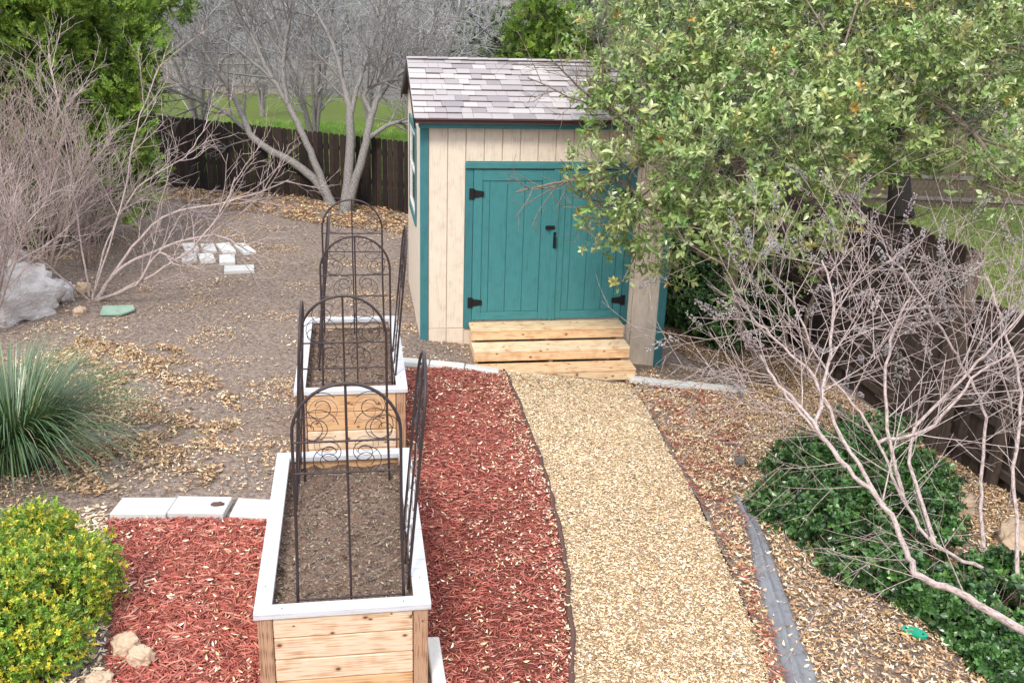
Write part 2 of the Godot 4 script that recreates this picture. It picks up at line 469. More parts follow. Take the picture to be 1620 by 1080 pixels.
func make_materials() -> void:
	T.wood = ImageTexture.create_from_image(wood_image(11, 11, Color(0.72, 0.58, 0.45)))
	T.wood2 = ImageTexture.create_from_image(wood_image(29, 5, Color(0.55, 0.40, 0.30)))
	T.speck = ImageTexture.create_from_image(ramp_image(fnl(5, 0.09), 512, 512, [[0.0, Color(0.62, 0.62, 0.62)], [0.5, Color(0.95, 0.95, 0.95)], [1.0, Color(1, 1, 1)]], 1, fnl(6, 0.35), 0.4))
	T.stain = ImageTexture.create_from_image(ramp_image(fnl(15, 0.012), 512, 512, [[0.0, Color(0.80, 0.77, 0.73)], [0.45, Color(0.97, 0.96, 0.95)], [1.0, Color(1, 1, 1)]], 1, fnl(16, 0.2), 0.3))
	T.clean = ImageTexture.create_from_image(ramp_image(fnl(17, 0.010), 512, 512, [[0.0, Color(0.93, 0.92, 0.90)], [0.5, Color(0.985, 0.98, 0.975)], [1.0, Color(1, 1, 1)]], 1, fnl(18, 0.25), 0.35))
	T.grain = ImageTexture.create_from_image(ramp_image(fnl(41, 0.14, FastNoiseLite.TYPE_SIMPLEX_SMOOTH, 3), 1024, 256, [[0.0, Color(0.80, 0.79, 0.77)], [0.3, Color(0.93, 0.925, 0.92)], [0.6, Color(1, 1, 1)], [1.0, Color(0.95, 0.95, 0.94)]], 32, fnl(42, 0.012), 0.4))
	T.soil = ImageTexture.create_from_image(ramp_image(fnl(8, 0.03, FastNoiseLite.TYPE_SIMPLEX_SMOOTH, 6), 1024, 1024, [[0.0, Color(0.40, 0.36, 0.33)], [0.35, Color(0.66, 0.61, 0.57)], [0.6, Color(0.86, 0.81, 0.77)], [0.85, Color(1, 0.96, 0.91)], [1.0, Color(1, 0.98, 0.94)]], 1, fnl(9, 0.22), 0.45))
	T.bark = ImageTexture.create_from_image(ramp_image(fnl(21, 0.05), 512, 256, [[0.0, Color(0.45, 0.42, 0.40)], [0.5, Color(0.85, 0.83, 0.81)], [1.0, Color(1, 1, 1)]], 4, fnl(22, 0.03), 0.4))
	T.grit = bump_of(fnl(31, 0.12), 512, 6.0)
	T.fine = bump_of(fnl(32, 0.3), 512, 2.5)
	T.rough = bump_of(fnl(33, 0.03, FastNoiseLite.TYPE_SIMPLEX_SMOOTH, 5), 512, 8.0)
	M.soil = world_mapped(make_material(Color(0.44, 0.395, 0.375), 0.95, T.soil, Vector3.ONE, T.grit, 1.0), 2.3)
	M.bed_soil = world_mapped(make_material(Color(0.33, 0.25, 0.21), 0.95, T.soil, Vector3.ONE, T.grit, 1.6), 0.9)
	M.red_base = world_mapped(make_material(Color(0.30, 0.10, 0.078), 0.95, T.soil, Vector3.ONE, T.grit, 1.6), 0.8)
	M.path_base = world_mapped(make_material(Color(0.62, 0.47, 0.31), 0.95, T.soil, Vector3.ONE, T.grit, 1.6), 0.7)
	M.lawn = world_mapped(make_material(Color(0.19, 0.30, 0.055), 0.95, T.soil, Vector3.ONE, T.grit, 1.2), 2.5)
	M.teal = make_material(Color(0.056, 0.235, 0.255), 0.55, T.grain, Vector3(0.5, 2.2, 1), T.fine, 0.45)
	M.teal_trim = make_material(Color(0.048, 0.198, 0.222), 0.55, T.grain, Vector3(0.5, 2.2, 1), T.fine, 0.45)
	M.cream = make_material(Color(0.80, 0.69, 0.575), 0.75, T.grain, Vector3(0.5, 2.4, 1), T.fine, 0.7)
	M.white = make_material(Color(0.78, 0.78, 0.76), 0.5, T.stain)
	M.black = make_material(Color(0.012, 0.012, 0.014), 0.4)
	M.iron = make_material(Color(0.070, 0.052, 0.055), 0.42, T.speck, Vector3.ONE * 3.0)
	M.iron.metallic = 0.35
	M.wire = make_material(Color(0.20, 0.165, 0.145), 0.5)
	M.glass = make_material(Color(0.05, 0.06, 0.065), 0.04)
	M.glass.transparency = BaseMaterial3D.TRANSPARENCY_ALPHA
	M.glass.albedo_color.a = 0.25
	M.cedar_planks = []
	for tone in [Color(0.74, 0.50, 0.30), Color(0.76, 0.58, 0.43), Color(0.68, 0.44, 0.25), Color(0.78, 0.63, 0.48)]:
		M.cedar_planks.append(make_material(tone, 0.75, T.wood, Vector3(0.9, 3.2, 1), T.fine, 0.3))
	M.post_wood = make_material(Color(0.46, 0.29, 0.19), 0.8, T.wood2, Vector3(1.1, 4.0, 1), T.fine, 0.4)
	M.cap_wood = make_material(Color(0.60, 0.61, 0.65), 0.7, T.grain, Vector3(0.8, 3.0, 1), T.fine, 0.5)
	M.step_planks = []
	for tone in [Color(0.80, 0.62, 0.41), Color(0.76, 0.55, 0.35), Color(0.82, 0.68, 0.49)]:
		M.step_planks.append(make_material(tone, 0.75, T.wood, Vector3(0.8, 3.0, 1), T.fine, 0.3))
	M.dark_fence = []
	for tone in [Color(0.026, 0.018, 0.017), Color(0.034, 0.023, 0.021), Color(0.021, 0.015, 0.015), Color(0.046, 0.031, 0.027)]:
		M.dark_fence.append(make_material(tone, 0.8, T.wood2, Vector3(0.8, 4, 1), T.fine, 0.5))
	M.brown_fence = []
	for tone in [Color(0.066, 0.048, 0.041), Color(0.052, 0.038, 0.033), Color(0.084, 0.063, 0.053), Color(0.10, 0.078, 0.066)]:
		M.brown_fence.append(make_material(tone, 0.85, T.wood2, Vector3(0.8, 4, 1), T.fine, 0.6))
	M.grey_fence = []
	for tone in [Color(0.17, 0.125, 0.10), Color(0.13, 0.095, 0.078), Color(0.21, 0.165, 0.135)]:
		M.grey_fence.append(make_material(tone, 0.85, T.wood2, Vector3(0.8, 4, 1), T.fine, 0.6))
	M.far_fence = make_material(Color(0.30, 0.275, 0.265), 0.9, T.wood2, Vector3(0.8, 4, 1))
	M.shingles = []
	for tone in [Color(0.44, 0.405, 0.415), Color(0.37, 0.34, 0.355), Color(0.52, 0.485, 0.49), Color(0.31, 0.285, 0.30)]:
		M.shingles.append(world_mapped(make_material(tone * 1.12, 0.9, T.speck, Vector3.ONE, T.fine, 1.2), 0.16))
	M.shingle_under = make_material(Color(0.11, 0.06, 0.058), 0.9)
	M.concrete = []
	for tone in [Color(0.72, 0.74, 0.75), Color(0.66, 0.68, 0.69), Color(0.76, 0.77, 0.76)]:
		M.concrete.append(world_mapped(make_material(tone * 0.92, 0.85, T.clean, Vector3.ONE, T.fine, 0.8), 0.8))
	M.limestone = world_mapped(make_material(Color(0.62, 0.60, 0.61), 0.9, T.stain, Vector3.ONE, T.rough, 1.4), 0.9)
	M.tan_stone = world_mapped(make_material(Color(0.60, 0.46, 0.34), 0.9, T.stain, Vector3.ONE, T.rough, 1.2), 0.5)
	M.grey_stone = world_mapped(make_material(Color(0.25, 0.26, 0.28), 0.9, T.soil, Vector3.ONE, T.rough, 1.2), 0.5)
	M.fabric = make_material(Color(0.25, 0.265, 0.30), 0.7, T.stain, Vector3.ONE * 2, T.fine, 0.8)
	M.edging = make_material(Color(0.13, 0.068, 0.055), 0.6, T.speck)
	M.green_plastic = make_material(Color(0.02, 0.36, 0.22), 0.45, T.stain)
	M.pale_green = make_material(Color(0.30, 0.44, 0.36), 0.6, T.stain)
	M.grey_bark = make_material(Color(0.38, 0.37, 0.375), 0.85, T.bark, Vector3(1.5, 3, 1), T.fine, 0.8)
	M.pale_bark = make_material(Color(0.66, 0.56, 0.56), 0.85, T.bark, Vector3(2, 4, 1))
	M.pink_bark = make_material(Color(0.50, 0.405, 0.37), 0.85, T.bark, Vector3(2, 4, 1))
	M.brown_bark = make_material(Color(0.36, 0.30, 0.245), 0.9, T.bark, Vector3(1.5, 3, 1), T.fine, 0.8)
	M.dark_bark = make_material(Color(0.030, 0.027, 0.026), 0.9, T.bark, Vector3(1.5, 3, 1), T.fine, 0.8)
	M.far_bark = make_material(Color(0.40, 0.39, 0.405), 0.9)
	M.leaf = leafy(0.30, 0.35)
	M.glossy_leaf = leafy(0.32, 0.25)
	M.needle = leafy(0.7, 0.3)
	M.litter = leafy(0.85, 0.0)


# ---------------------------------------------------------------- growing things
func curve(p: Vector3, d: Vector3, length: float, segs: int, wobble: float, rise: float) -> PackedVector3Array:
	var out := PackedVector3Array([p])
	d = d.normalized()
	for k in segs:
		d = (d + rdir() * wobble + Vector3(0, rise, 0)).normalized()
		p += d * (length / segs)
		out.append(p)
	return out

func tapered(count: int, r0: float, r1: float) -> PackedFloat32Array:
	var out := PackedFloat32Array()
	for k in count: out.append(lerpf(r0, r1, float(k) / (count - 1)))
	return out

# side shoots along a line of points; spec: n, len, ang, r, wob, rise, seg per level
func shoots(b: Build, pts: PackedVector3Array, r0: float, level: int, spec: Array, tips: Array, from := 0.25) -> void:
	if level >= spec.size(): return
	var s: Dictionary = spec[level]
	for k in s.n:
		var f = (from + (1.0 - from) * (k + rng.randf()) / s.n) * (pts.size() - 1)
		var a := mini(int(f), pts.size() - 2)
		var p := pts[a].lerp(pts[a + 1], f - a)
		var d := (pts[a + 1] - pts[a]).normalized()
		var side := d.cross(rdir()).normalized()
		var dir := d * cos(s.ang) + side * sin(s.ang)
		var length: float = s.len * rnd(0.55, 1.25)
		var rr: float = s.r * rnd(0.8, 1.15)
		var q := curve(p, dir, length, s.seg, s.wob, s.rise)
		b.tube(q, tapered(q.size(), rr, rr * 0.45), 4 if rr > 0.006 else 3, false)
		if level == spec.size() - 1: tips.append([q[-1], (q[-1] - q[-2]).normalized()])
		shoots(b, q, rr, level + 1, spec, tips, 0.2)

func smooth_line(pts: Array, per := 4) -> PackedVector3Array:
	var out := PackedVector3Array()
	for k in pts.size() - 1:
		var a: Vector3 = pts[maxi(k - 1, 0)]; var b: Vector3 = pts[k]; var c: Vector3 = pts[k + 1]; var d: Vector3 = pts[mini(k + 2, pts.size() - 1)]
		for j in per: out.append(b.cubic_interpolate(c, a, d, float(j) / per))
	out.append(pts[-1])
	return out

# one leaf: a pointed blade folded a little along its middle, stem at the origin, along +y
func leaf_shape(b: Build, x: Transform3D, length: float, width: float, fold := 0.12, droop := 0.15) -> void:
	var m0 := x * Vector3(0, 0, 0)
	var m1 := x * Vector3(0, length * 0.5, 0.0)
	var m2 := x * Vector3(0, length, -length * droop)
	var l := x * Vector3(-width * 0.5, length * 0.45, width * fold)
	var r := x * Vector3(width * 0.5, length * 0.45, width * fold)
	var l2 := x * Vector3(-width * 0.36, length * 0.75, width * fold * 0.6 - length * droop * 0.4)
	var r2 := x * Vector3(width * 0.36, length * 0.75, width * fold * 0.6 - length * droop * 0.4)
	var up := x.basis.z
	b.face([m0, m1, l], up)
	b.face([m0, r, m1], up)
	b.face([m1, m2, l2, l], up)
	b.face([m1, r, r2, m2], up)

# a sprig: leaves set round the end of a twig that points along +y
func sprig(sd: int, leaves: int, length: float, width: float, twig: float, spread: float, twig_tint: Color, vary := 0.25) -> Mesh:
	rng.seed = sd
	var b := Build.new()
	for k in leaves:
		var a := k * 2.4 + rnd(-0.4, 0.4)
		var y := twig * (0.25 + 0.75 * float(k) / leaves)
		var tilt := spread * rnd(0.7, 1.2) * (1.0 - 0.45 * float(k) / leaves)
		var bs := Basis(Vector3.UP, a) * Basis(Vector3.RIGHT, tilt)
		bs = bs * Basis(Vector3.UP, rnd(-0.5, 0.5) + PI)
		var f := 1.0 + rnd(-vary, vary)
		b.tint = Color(f, f * rnd(0.95, 1.05), f * rnd(0.85, 1.1))
		leaf_shape(b, at(Vector3(0, y, 0), bs), length * rnd(0.75, 1.15), width * rnd(0.85, 1.15), rnd(0.05, 0.25), rnd(0.0, 0.3))
	b.tint = twig_tint
	b.tube(PackedVector3Array([Vector3(0, -twig * 0.6, 0), Vector3(0, twig * 1.05, 0)]), PackedFloat32Array([twig * 0.018 + 0.001, 0.001]), 3, false)
	return b.mesh()

# a spray of scale-leaved evergreen: a flat feathery frond along +y
func frond(sd: int, length: float) -> Mesh:
	rng.seed = sd
	var b := Build.new()
	for k in 11:
		var y := length * k / 11.0
		for s in [-1.0, 1.0]:
			var f := rnd(0.75, 1.25)
			b.tint = Color(f, f, f * 0.9)
			var ll := length * 0.42 * (1.0 - 0.6 * k / 11.0) * rnd(0.7, 1.2)
			var d := Vector3(s * rnd(0.7, 1.0), rnd(0.5, 0.9), rnd(-0.5, 0.5)).normalized()
			var p := Vector3(0, y, 0)
			var w := d.cross(Vector3(0, 0, 1)).normalized() * length * 0.055
			b.face([p, p + d * ll * 0.5 + w, p + d * ll, p + d * ll * 0.5 - w], Vector3(0, 0, 1))
	return b.mesh()

# places for sprigs through a crown made of clumps [centre, radius]; gaps follow a noise
func crown_places(clumps: Array, count: int, size: Vector2, sd: int, flat := 1.0, gaps := -0.25, shell := 0.5) -> Array:
	rng.seed = sd
	var noise := fnl(sd, 1.3, FastNoiseLite.TYPE_SIMPLEX_SMOOTH, 2)
	var total := 0.0
	var sums := []
	for c in clumps:
		total += pow(c[1], 2.2)
		sums.append(total)
	var out := []
	var guard := 0
	while out.size() < count and guard < count * 6:
		guard += 1
		var f := rng.randf() * total
		var k := 0
		while sums[k] < f: k += 1
		var d := rdir()
		var rr: float = clumps[k][1] * pow(rnd(pow(shell, 3.0), 1.15), 0.4)
		var p: Vector3 = clumps[k][0] + Vector3(d.x, d.y * flat, d.z) * rr
		if noise.get_noise_3dv(p) < gaps: continue
		var dir := (d * 0.8 + rdir() * 0.7 + Vector3(0, 0.25, 0)).normalized()
		out.append(at(p, basis_y(dir, rnd(0, TAU), rnd(size.x, size.y))))
	return out

func tones(places: Array, palette: Array, vary: float, patch := 0.0, sd := 1) -> Array:
	rng.seed = sd
	var noise := fnl(sd, 0.8, FastNoiseLite.TYPE_SIMPLEX_SMOOTH, 2)
	var out := []
	for x in places:
		var f := clampf(rng.randf() * (1.0 - patch) + (noise.get_noise_3dv(x.origin) * 0.9 + 0.5) * patch, 0.0, 0.999)
		out.append(jitter(palette[int(f * palette.size())], vary))
	return out

func crown(meshes: Array, m: Material, places: Array, colors: Array, parent: Node, called := "foliage") -> void:
	for k in meshes.size():
		var pp := []
		var cc := []
		for j in range(k, places.size(), meshes.size()):
			pp.append(places[j]); cc.append(colors[j])
		many(called, meshes[k], m, pp, cc, parent)

func stone_mesh(sd: int, size: Vector3, lumps := 0.22, nr := 18, nc := 30) -> Mesh:
	var noise := fnl(sd, 0.9, FastNoiseLite.TYPE_SIMPLEX_SMOOTH, 3)
	var b := Build.new()
	var rows := []
	for a in nr + 1:
		var row := []
		var th := PI * a / nr
		for k in nc + 1:
			var ph := TAU * (k % nc) / nc
			var d := Vector3(sin(th) * cos(ph), cos(th), sin(th) * sin(ph))
			var f := 1.0 + noise.get_noise_3dv(d * 1.6) * lumps * 2.0 + noise.get_noise_3dv(d * 5.0) * lumps * 0.5
			var q := Vector3(signf(d.x) * pow(absf(d.x), 0.75), signf(d.y) * pow(absf(d.y), 0.75), signf(d.z) * pow(absf(d.z), 0.75))
			row.append(q * f * size * 0.5)
		rows.append(row)
	for a in nr + 1:
		for k in nc + 1:
			var p: Vector3 = rows[a][k]
			var e: Vector3 = rows[a][(k + 1) % nc] - rows[a][(k - 1 + nc) % nc]
			var f: Vector3 = rows[mini(a + 1, nr)][k] - rows[maxi(a - 1, 0)][k]
			var q := e.cross(f).normalized() if a > 0 and a < nr else p.normalized()
			if q.dot(p) < 0: q = -q
			b.put(p, q, Vector2(float(k) / nc, float(a) / nr))
	for a in nr:
		for k in nc:
			var c := a * (nc + 1) + k
			for tri in [[c, c + 1, c + nc + 1], [c + 1, c + nc + 2, c + nc + 1]]:
				var n0: Vector3 = (b.v[tri[1]] - b.v[tri[0]]).cross(b.v[tri[2]] - b.v[tri[0]])
				if n0.dot(b.v[tri[0]] + b.v[tri[1]] + b.v[tri[2]]) > 0: b.i.append_array([tri[0], tri[2], tri[1]])
				else: b.i.append_array(tri)
	return b.mesh()


# ---------------------------------------------------------------- loose cover on the ground
func shred_mesh(sd: int) -> Mesh:
	rng.seed = sd
	var b := Build.new()
	var bend := rnd(-0.12, 0.12)
	b.tube(PackedVector3Array([Vector3(-0.5, 0, 0), Vector3(-0.15, 0.03, bend), Vector3(0.2, 0.02, bend * 0.8), Vector3(0.5, 0, -bend * 0.3)]), PackedFloat32Array([0.03, 0.075, 0.065, 0.02]), 4, false)
	return b.mesh()

func flake_mesh(sd: int) -> Mesh:
	rng.seed = sd
	var b := Build.new()
	var out := []
	for k in 6:
		var a := TAU * k / 6 + rnd(-0.3, 0.3)
		out.append(Vector2(cos(a) * 0.5 * rnd(0.8, 1.1), sin(a) * 0.19 * rnd(0.7, 1.2)))
	b.prism(at(Vector3.ZERO, Basis(Vector3.RIGHT, -PI / 2)), out, -0.04, 0.04)
	return b.mesh()

func dry_leaf_mesh(sd: int) -> Mesh:
	rng.seed = sd
	var b := Build.new()
	var curl := rnd(0.1, 0.3)
	var rows := []
	for k in 5:
		var f := k / 4.0
		var w: float = [0.03, 0.12, 0.155, 0.11, 0.015][k] * rnd(0.9, 1.1)
		var y := curl * pow(f - 0.5, 2) * 3.0
		rows.append([Vector3(f - 0.5, y + curl * 0.5, -w), Vector3(f - 0.5, y, 0), Vector3(f - 0.5, y + curl * 0.5 * rnd(0.3, 1.2), w)])
	b.sheet(rows)
	return b.mesh()

# spread n pieces over an outline on the ground; keep() may thin them out
func spread(outline: PackedVector2Array, n: int, size: Vector2, palette: Array, lift: Vector2, tilt: float, sd: int, keep: Callable) -> Array:
	rng.seed = sd
	var lo := outline[0]
	var hi := outline[0]
	for p in outline:
		lo = lo.min(p); hi = hi.max(p)
	var places := []
	var colors := []
	for k in n:
		var p := Vector2(rnd(lo.x, hi.x), rnd(lo.y, hi.y))
		if not Geometry2D.is_point_in_polygon(p, outline): continue
		if not keep.call(p): continue
		var s := lerpf(size.x, size.y, pow(rng.randf(), 1.4)) * (1.0 if rng.randf() < 0.9 else 1.4)
		var bs := Basis(Vector3.UP, rnd(0, TAU)) * Basis(Vector3.RIGHT, rnd(-tilt, tilt)) * Basis(Vector3.BACK, rnd(-tilt, tilt) * 0.6)
		places.append(at(Vector3(p.x, land(p.x, p.y) + rnd(lift.x, lift.y), p.y), bs.scaled(Vector3.ONE * s)))
		colors.append(jitter(palette[rng.randi() % palette.size()], 0.3))
	return [places, colors]

func cover(called: String, label: String, category: String, mesh: Mesh, got: Array) -> void:
	tag(many(called, mesh, M.litter, got[0], got[1], self), label, category)

func strip_outline(a: Array, b: Array) -> PackedVector2Array:
	var out := PackedVector2Array(a)
	var r := b.duplicate()
	r.reverse()
	out.append_array(PackedVector2Array(r))
	return out

func strip_sheet(a: Array, b: Array, across: int, lift: float) -> Build:
	var rows := []
	for k in a.size() - 1:
		var steps := 6
		for j in steps + (1 if k == a.size() - 2 else 0):
			var f := float(j) / steps
			var p: Vector2 = a[k].lerp(a[k + 1], f)
			var q: Vector2 = b[k].lerp(b[k + 1], f)
			var row := []
			for m in across + 1:
				var w := p.lerp(q, float(m) / across)
				row.append(Vector3(w.x, land(w.x, w.y) + lift + soft.get_noise_2d(w.x * 400, w.y * 400) * 0.006, w.y))
			rows.append(row)
	var out := Build.new()
	out.sheet(rows)
	return out


# ---------------------------------------------------------------- the shed
const SHED_L = 0.738
const SHED_R = 3.694
const SHED_F = -10.942
const SHED_B = -13.40
const EAVE_Z = -10.72
const EAVE_Y = 2.545
const RIDGE_Z = -12.17
const RIDGE_Y = 3.065

func roof_y(z: float) -> float:
	return RIDGE_Y - absf(z - RIDGE_Z) * (RIDGE_Y - EAVE_Y) / (EAVE_Z - RIDGE_Z)

func block(called: String, parent: Node3D, m: Material, lo: Vector3, hi: Vector3, bevel := 0.003) -> MeshInstance3D:
	var b := Build.new()
	var mid := (lo + hi) * 0.5
	b.box(Transform3D.IDENTITY, hi - lo, bevel, Vector2(rng.randf() * 7.0, rng.randf() * 7.0))
	return part(called, b.mesh(), m, parent, at(mid - base_of(parent)))

func base_of(o: Node3D) -> Vector3:      # where a part's parent stands (things here are not turned when this is used)
	var p := Vector3.ZERO
	while o != self:
		p += o.position
		o = o.get_parent()
	return p

func make_shed() -> void:
	rng.seed = 4
	var side := Basis(Vector3(0, 0, -1), Vector3.UP, Vector3(1, 0, 0))     # outlines drawn as (distance back, height)
	var shed := thing("garden_shed", "cream garden shed with teal double doors and grey shingle roof", "shed", Vector3(2.216, -0.3, -12.17))
	var o := -shed.position
	# walls behind the siding
	block("wall", shed, M.cream, Vector3(SHED_L + 0.02, -0.75, SHED_F - 0.07), Vector3(SHED_R - 0.02, 2.50, SHED_F - 0.018))
	block("wall", shed, M.cream, Vector3(SHED_L + 0.02, -0.75, SHED_B), Vector3(SHED_R - 0.02, 2.50, SHED_B + 0.05))
	for s in 2:
		var x0 := SHED_L + 0.017 if s == 0 else SHED_R - 0.06
		var b := Build.new()
		var fz := -SHED_F + 0.03
		if s == 1:
			b.prism(at(Vector3(x0, 0, 0), side), [Vector2(fz, -0.75), Vector2(-SHED_B, -0.75), Vector2(-SHED_B, 2.50), Vector2(12.17, 2.96), Vector2(fz, 2.50)], 0.0, 0.043)
		else:                                            # round the window opening
			b.prism(at(Vector3(x0, 0, 0), side), [Vector2(fz, -0.75), Vector2(-SHED_B, -0.75), Vector2(-SHED_B, 1.27), Vector2(fz, 1.27)], 0.0, 0.043)
			b.prism(at(Vector3(x0, 0, 0), side), [Vector2(fz, 1.27), Vector2(11.67, 1.27), Vector2(11.67, 2.26), Vector2(fz, 2.26)], 0.0, 0.043)
			b.prism(at(Vector3(x0, 0, 0), side), [Vector2(12.73, 1.27), Vector2(-SHED_B, 1.27), Vector2(-SHED_B, 2.26), Vector2(12.73, 2.26)], 0.0, 0.043)
			b.prism(at(Vector3(x0, 0, 0), side), [Vector2(fz, 2.26), Vector2(-SHED_B, 2.26), Vector2(-SHED_B, 2.50), Vector2(12.17, 2.96), Vector2(fz, 2.50)], 0.0, 0.043)
		part("wall", b.mesh(), M.cream, shed, at(o))
	# siding boards, front
	var edge := SHED_L + 0.092
	var joints := [edge]
	for k in 13: joints.append(1.0405 + 0.2032 * k)
	for k in joints.size() - 1:
		var a: float = joints[k] + 0.004
		var c: float = minf(joints[k + 1] - 0.004, SHED_R - 0.092)
		if c - a < 0.01: continue
		var zz0 := SHED_F - 0.017
		if c <= 1.25:
			block("siding_board", shed, M.cream, Vector3(a, 0.104, zz0), Vector3(minf(c, 1.238), 2.47, SHED_F))
			block("siding_board", shed, M.cream, Vector3(a, land(a, SHED_F) - 0.1, zz0), Vector3(minf(c, 1.30), 0.098, SHED_F))
		elif a >= 3.2 or c > 3.25:
			block("siding_board", shed, M.cream, Vector3(maxf(a, 3.222), land(c, SHED_F) - 0.1, zz0), Vector3(c, 2.47, SHED_F))
			if a < 3.21: block("siding_board", shed, M.cream, Vector3(a, 2.06, zz0), Vector3(3.216, 2.47, SHED_F))
		else:
			block("siding_board", shed, M.cream, Vector3(a, 2.06, zz0), Vector3(c, 2.47, SHED_F))
	# siding boards, the side with the window
	for k in 12:
		var d0 := -SHED_F + 0.018 + 0.2032 * k + 0.004
		var d1: float = minf(d0 + 0.195, -SHED_B)
		var runs := [[land(SHED_L, -d0) - 0.12, 9.0]]
		if d1 > 11.66 and d0 < 12.74: runs = [[land(SHED_L, -d0) - 0.12, 1.26], [2.27, 9.0]]
		for r in runs:
			var b := Build.new()
			var t0: float = minf(r[1], roof_y(-d0) - 0.06)
			var t1: float = minf(r[1], roof_y(-d1) - 0.06)
			b.prism(at(Vector3(SHED_L, 0, 0), side), [Vector2(d0, r[0]), Vector2(d1, r[0]), Vector2(d1, t1), Vector2(d0, t0)], 0.0, 0.015, Vector2(k * 0.37, 0))
			part("siding_board", b.mesh(), M.cream, shed, at(o))
	for k in 12:
		var d0 := -SHED_F + 0.018 + 0.2032 * k + 0.004
		var d1: float = minf(d0 + 0.195, -SHED_B)
		var b := Build.new()
		b.prism(at(Vector3(SHED_R - 0.015, 0, 0), side), [Vector2(d0, -0.75), Vector2(d1, -0.75), Vector2(d1, roof_y(-d1) - 0.06), Vector2(d0, roof_y(-d0) - 0.06)], 0.0, 0.015)
		part("siding_board", b.mesh(), M.cream, shed, at(o))
	# corner boards
	block("corner_board", shed, M.teal_trim, Vector3(SHED_L - 0.004, -0.10, SHED_F - 0.02), Vector3(SHED_L + 0.088, 2.44, SHED_F + 0.012), 0.004)
	block("corner_board", shed, M.teal_trim, Vector3(SHED_R - 0.088, -0.62, SHED_F - 0.02), Vector3(SHED_R + 0.004, 2.44, SHED_F + 0.012), 0.004)
	block("corner_board", shed, M.teal_trim, Vector3(SHED_R + 0.001, -0.62, SHED_F - 0.11), Vector3(SHED_R + 0.018, 2.44, SHED_F - 0.022), 0.004)
	# roof: decking, shingles one by one on the near slope
	for s in 2:
		var b := Build.new()
		var z0 := -EAVE_Z if s == 0 else -(2 * RIDGE_Z - EAVE_Z)
		b.prism(at(Vector3(0.675, 0, 0), side), [Vector2(z0, EAVE_Y - 0.045), Vector2(12.17, RIDGE_Y - 0.045), Vector2(12.17, RIDGE_Y - 0.012), Vector2(z0, EAVE_Y - 0.012)], 0.0, 3.085)
		var deck := part("roof", b.mesh(), M.shingle_under, shed, at(o))
		if s == 1:
			var back := Build.new()
			back.prism(at(Vector3(0.665, 0, 0), side), [Vector2(z0 + 0.03, EAVE_Y - 0.018), Vector2(12.17, RIDGE_Y - 0.006), Vector2(12.17, RIDGE_Y + 0.004), Vector2(z0 + 0.03, EAVE_Y - 0.006)], 0.0, 3.105)
			part("shingle_sheet", back.mesh(), M.shingles[1], deck)
			continue
		var slope := atan2(RIDGE_Y - EAVE_Y, EAVE_Z - RIDGE_Z)
		var down := Vector3(0, -sin(slope), cos(slope))
		var normal := Vector3(0, cos(slope), sin(slope))
		var widths := [0.12, 0.16, 0.20, 0.24]
		var tabs := []
		for w in widths:
			var q := Build.new()
			q.box(Transform3D.IDENTITY, Vector3(w - 0.0025, 0.008, 0.185), 0.0015)
			tabs.append(q.mesh())
		var full := Vector3(0, EAVE_Y, EAVE_Z).distance_to(Vector3(0, RIDGE_Y, RIDGE_Z))
		var course := full / 11.0
		for r in 11:
			var x := 0.655
			var foot := Vector3(0, EAVE_Y, EAVE_Z) - down * (r * course) + down * 0.02
			var flat := Basis(Vector3.RIGHT, normal, Vector3.RIGHT.cross(normal))
			var lay := flat * Basis(Vector3.RIGHT, -0.085)
			var us := Build.new()  # added brown strip: paints the shade line below the butt edges of this course
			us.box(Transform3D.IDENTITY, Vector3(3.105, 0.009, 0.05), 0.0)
			part("course_shade_strip", us.mesh(), M.shingle_under, deck, at(foot - down * 0.012 + normal * 0.0125 + Vector3(2.218, 0, 0) + o - deck.position, flat))
			while x < 3.765:
				var k := rng.randi() % 4
				var w: float = widths[k]
				if x + w > 3.80:
					k = 0
					w = widths[0]
				var thick := 0.0 if rng.randf() < 0.6 else 0.005
				var p := foot - down * (0.090 + rnd(-0.005, 0.005) - (0.004 if thick > 0 else 0.0)) + normal * (0.0155 + thick) + Vector3(x + w * 0.5, 0, 0)
				var pick := rng.randi() % 10
				part("shingle", tabs[k], M.shingles[0 if pick < 4 else (1 if pick < 6 else (2 if pick < 9 else 3))], deck, at(p + o - deck.position, lay))
				x += w
		for k in 13:
			var q := Build.new()
			q.box(Transform3D.IDENTITY, Vector3(0.25, 0.012, 0.20), 0.003)
			var cap := part("ridge_shingle", q.mesh(), M.shingles[k % 3], deck, at(Vector3(0.665 + 0.12 + k * 0.24, RIDGE_Y + 0.012, RIDGE_Z) + o - deck.position, Basis(Vector3.BACK, 0.02)))
			cap.rotation.x = 0.0
	# eave trim
	block("fascia", shed, M.teal_trim, Vector3(0.715, 2.440, -10.83), Vector3(3.72, 2.502, -10.795), 0.003)
	block("soffit", shed, M.teal_trim, Vector3(0.715, 2.445, -10.93), Vector3(3.72, 2.47, -10.832), 0.0)
	block("drip_edge", shed, M.white, Vector3(0.69, 2.504, -10.80), Vector3(3.745, 2.513, -10.765), 0.001)
	block("eave_strip", shed, M.shingle_under, Vector3(0.68, 2.515, -10.78), Vector3(3.755, 2.535, -10.735), 0.001)
	for s in 4:
		var b := Build.new()
		var z0 := -EAVE_Z - 0.0 if s % 2 == 0 else -(2 * RIDGE_Z - EAVE_Z)
		var xx := 0.655 if s < 2 else 3.762
		b.prism(at(Vector3(xx, 0, 0), side), [Vector2(z0, EAVE_Y - 0.10), Vector2(12.17, RIDGE_Y - 0.10), Vector2(12.17, RIDGE_Y - 0.014), Vector2(z0, EAVE_Y - 0.014)], 0.0, 0.018)
		part("rake_board", b.mesh(), M.black, shed, at(o))
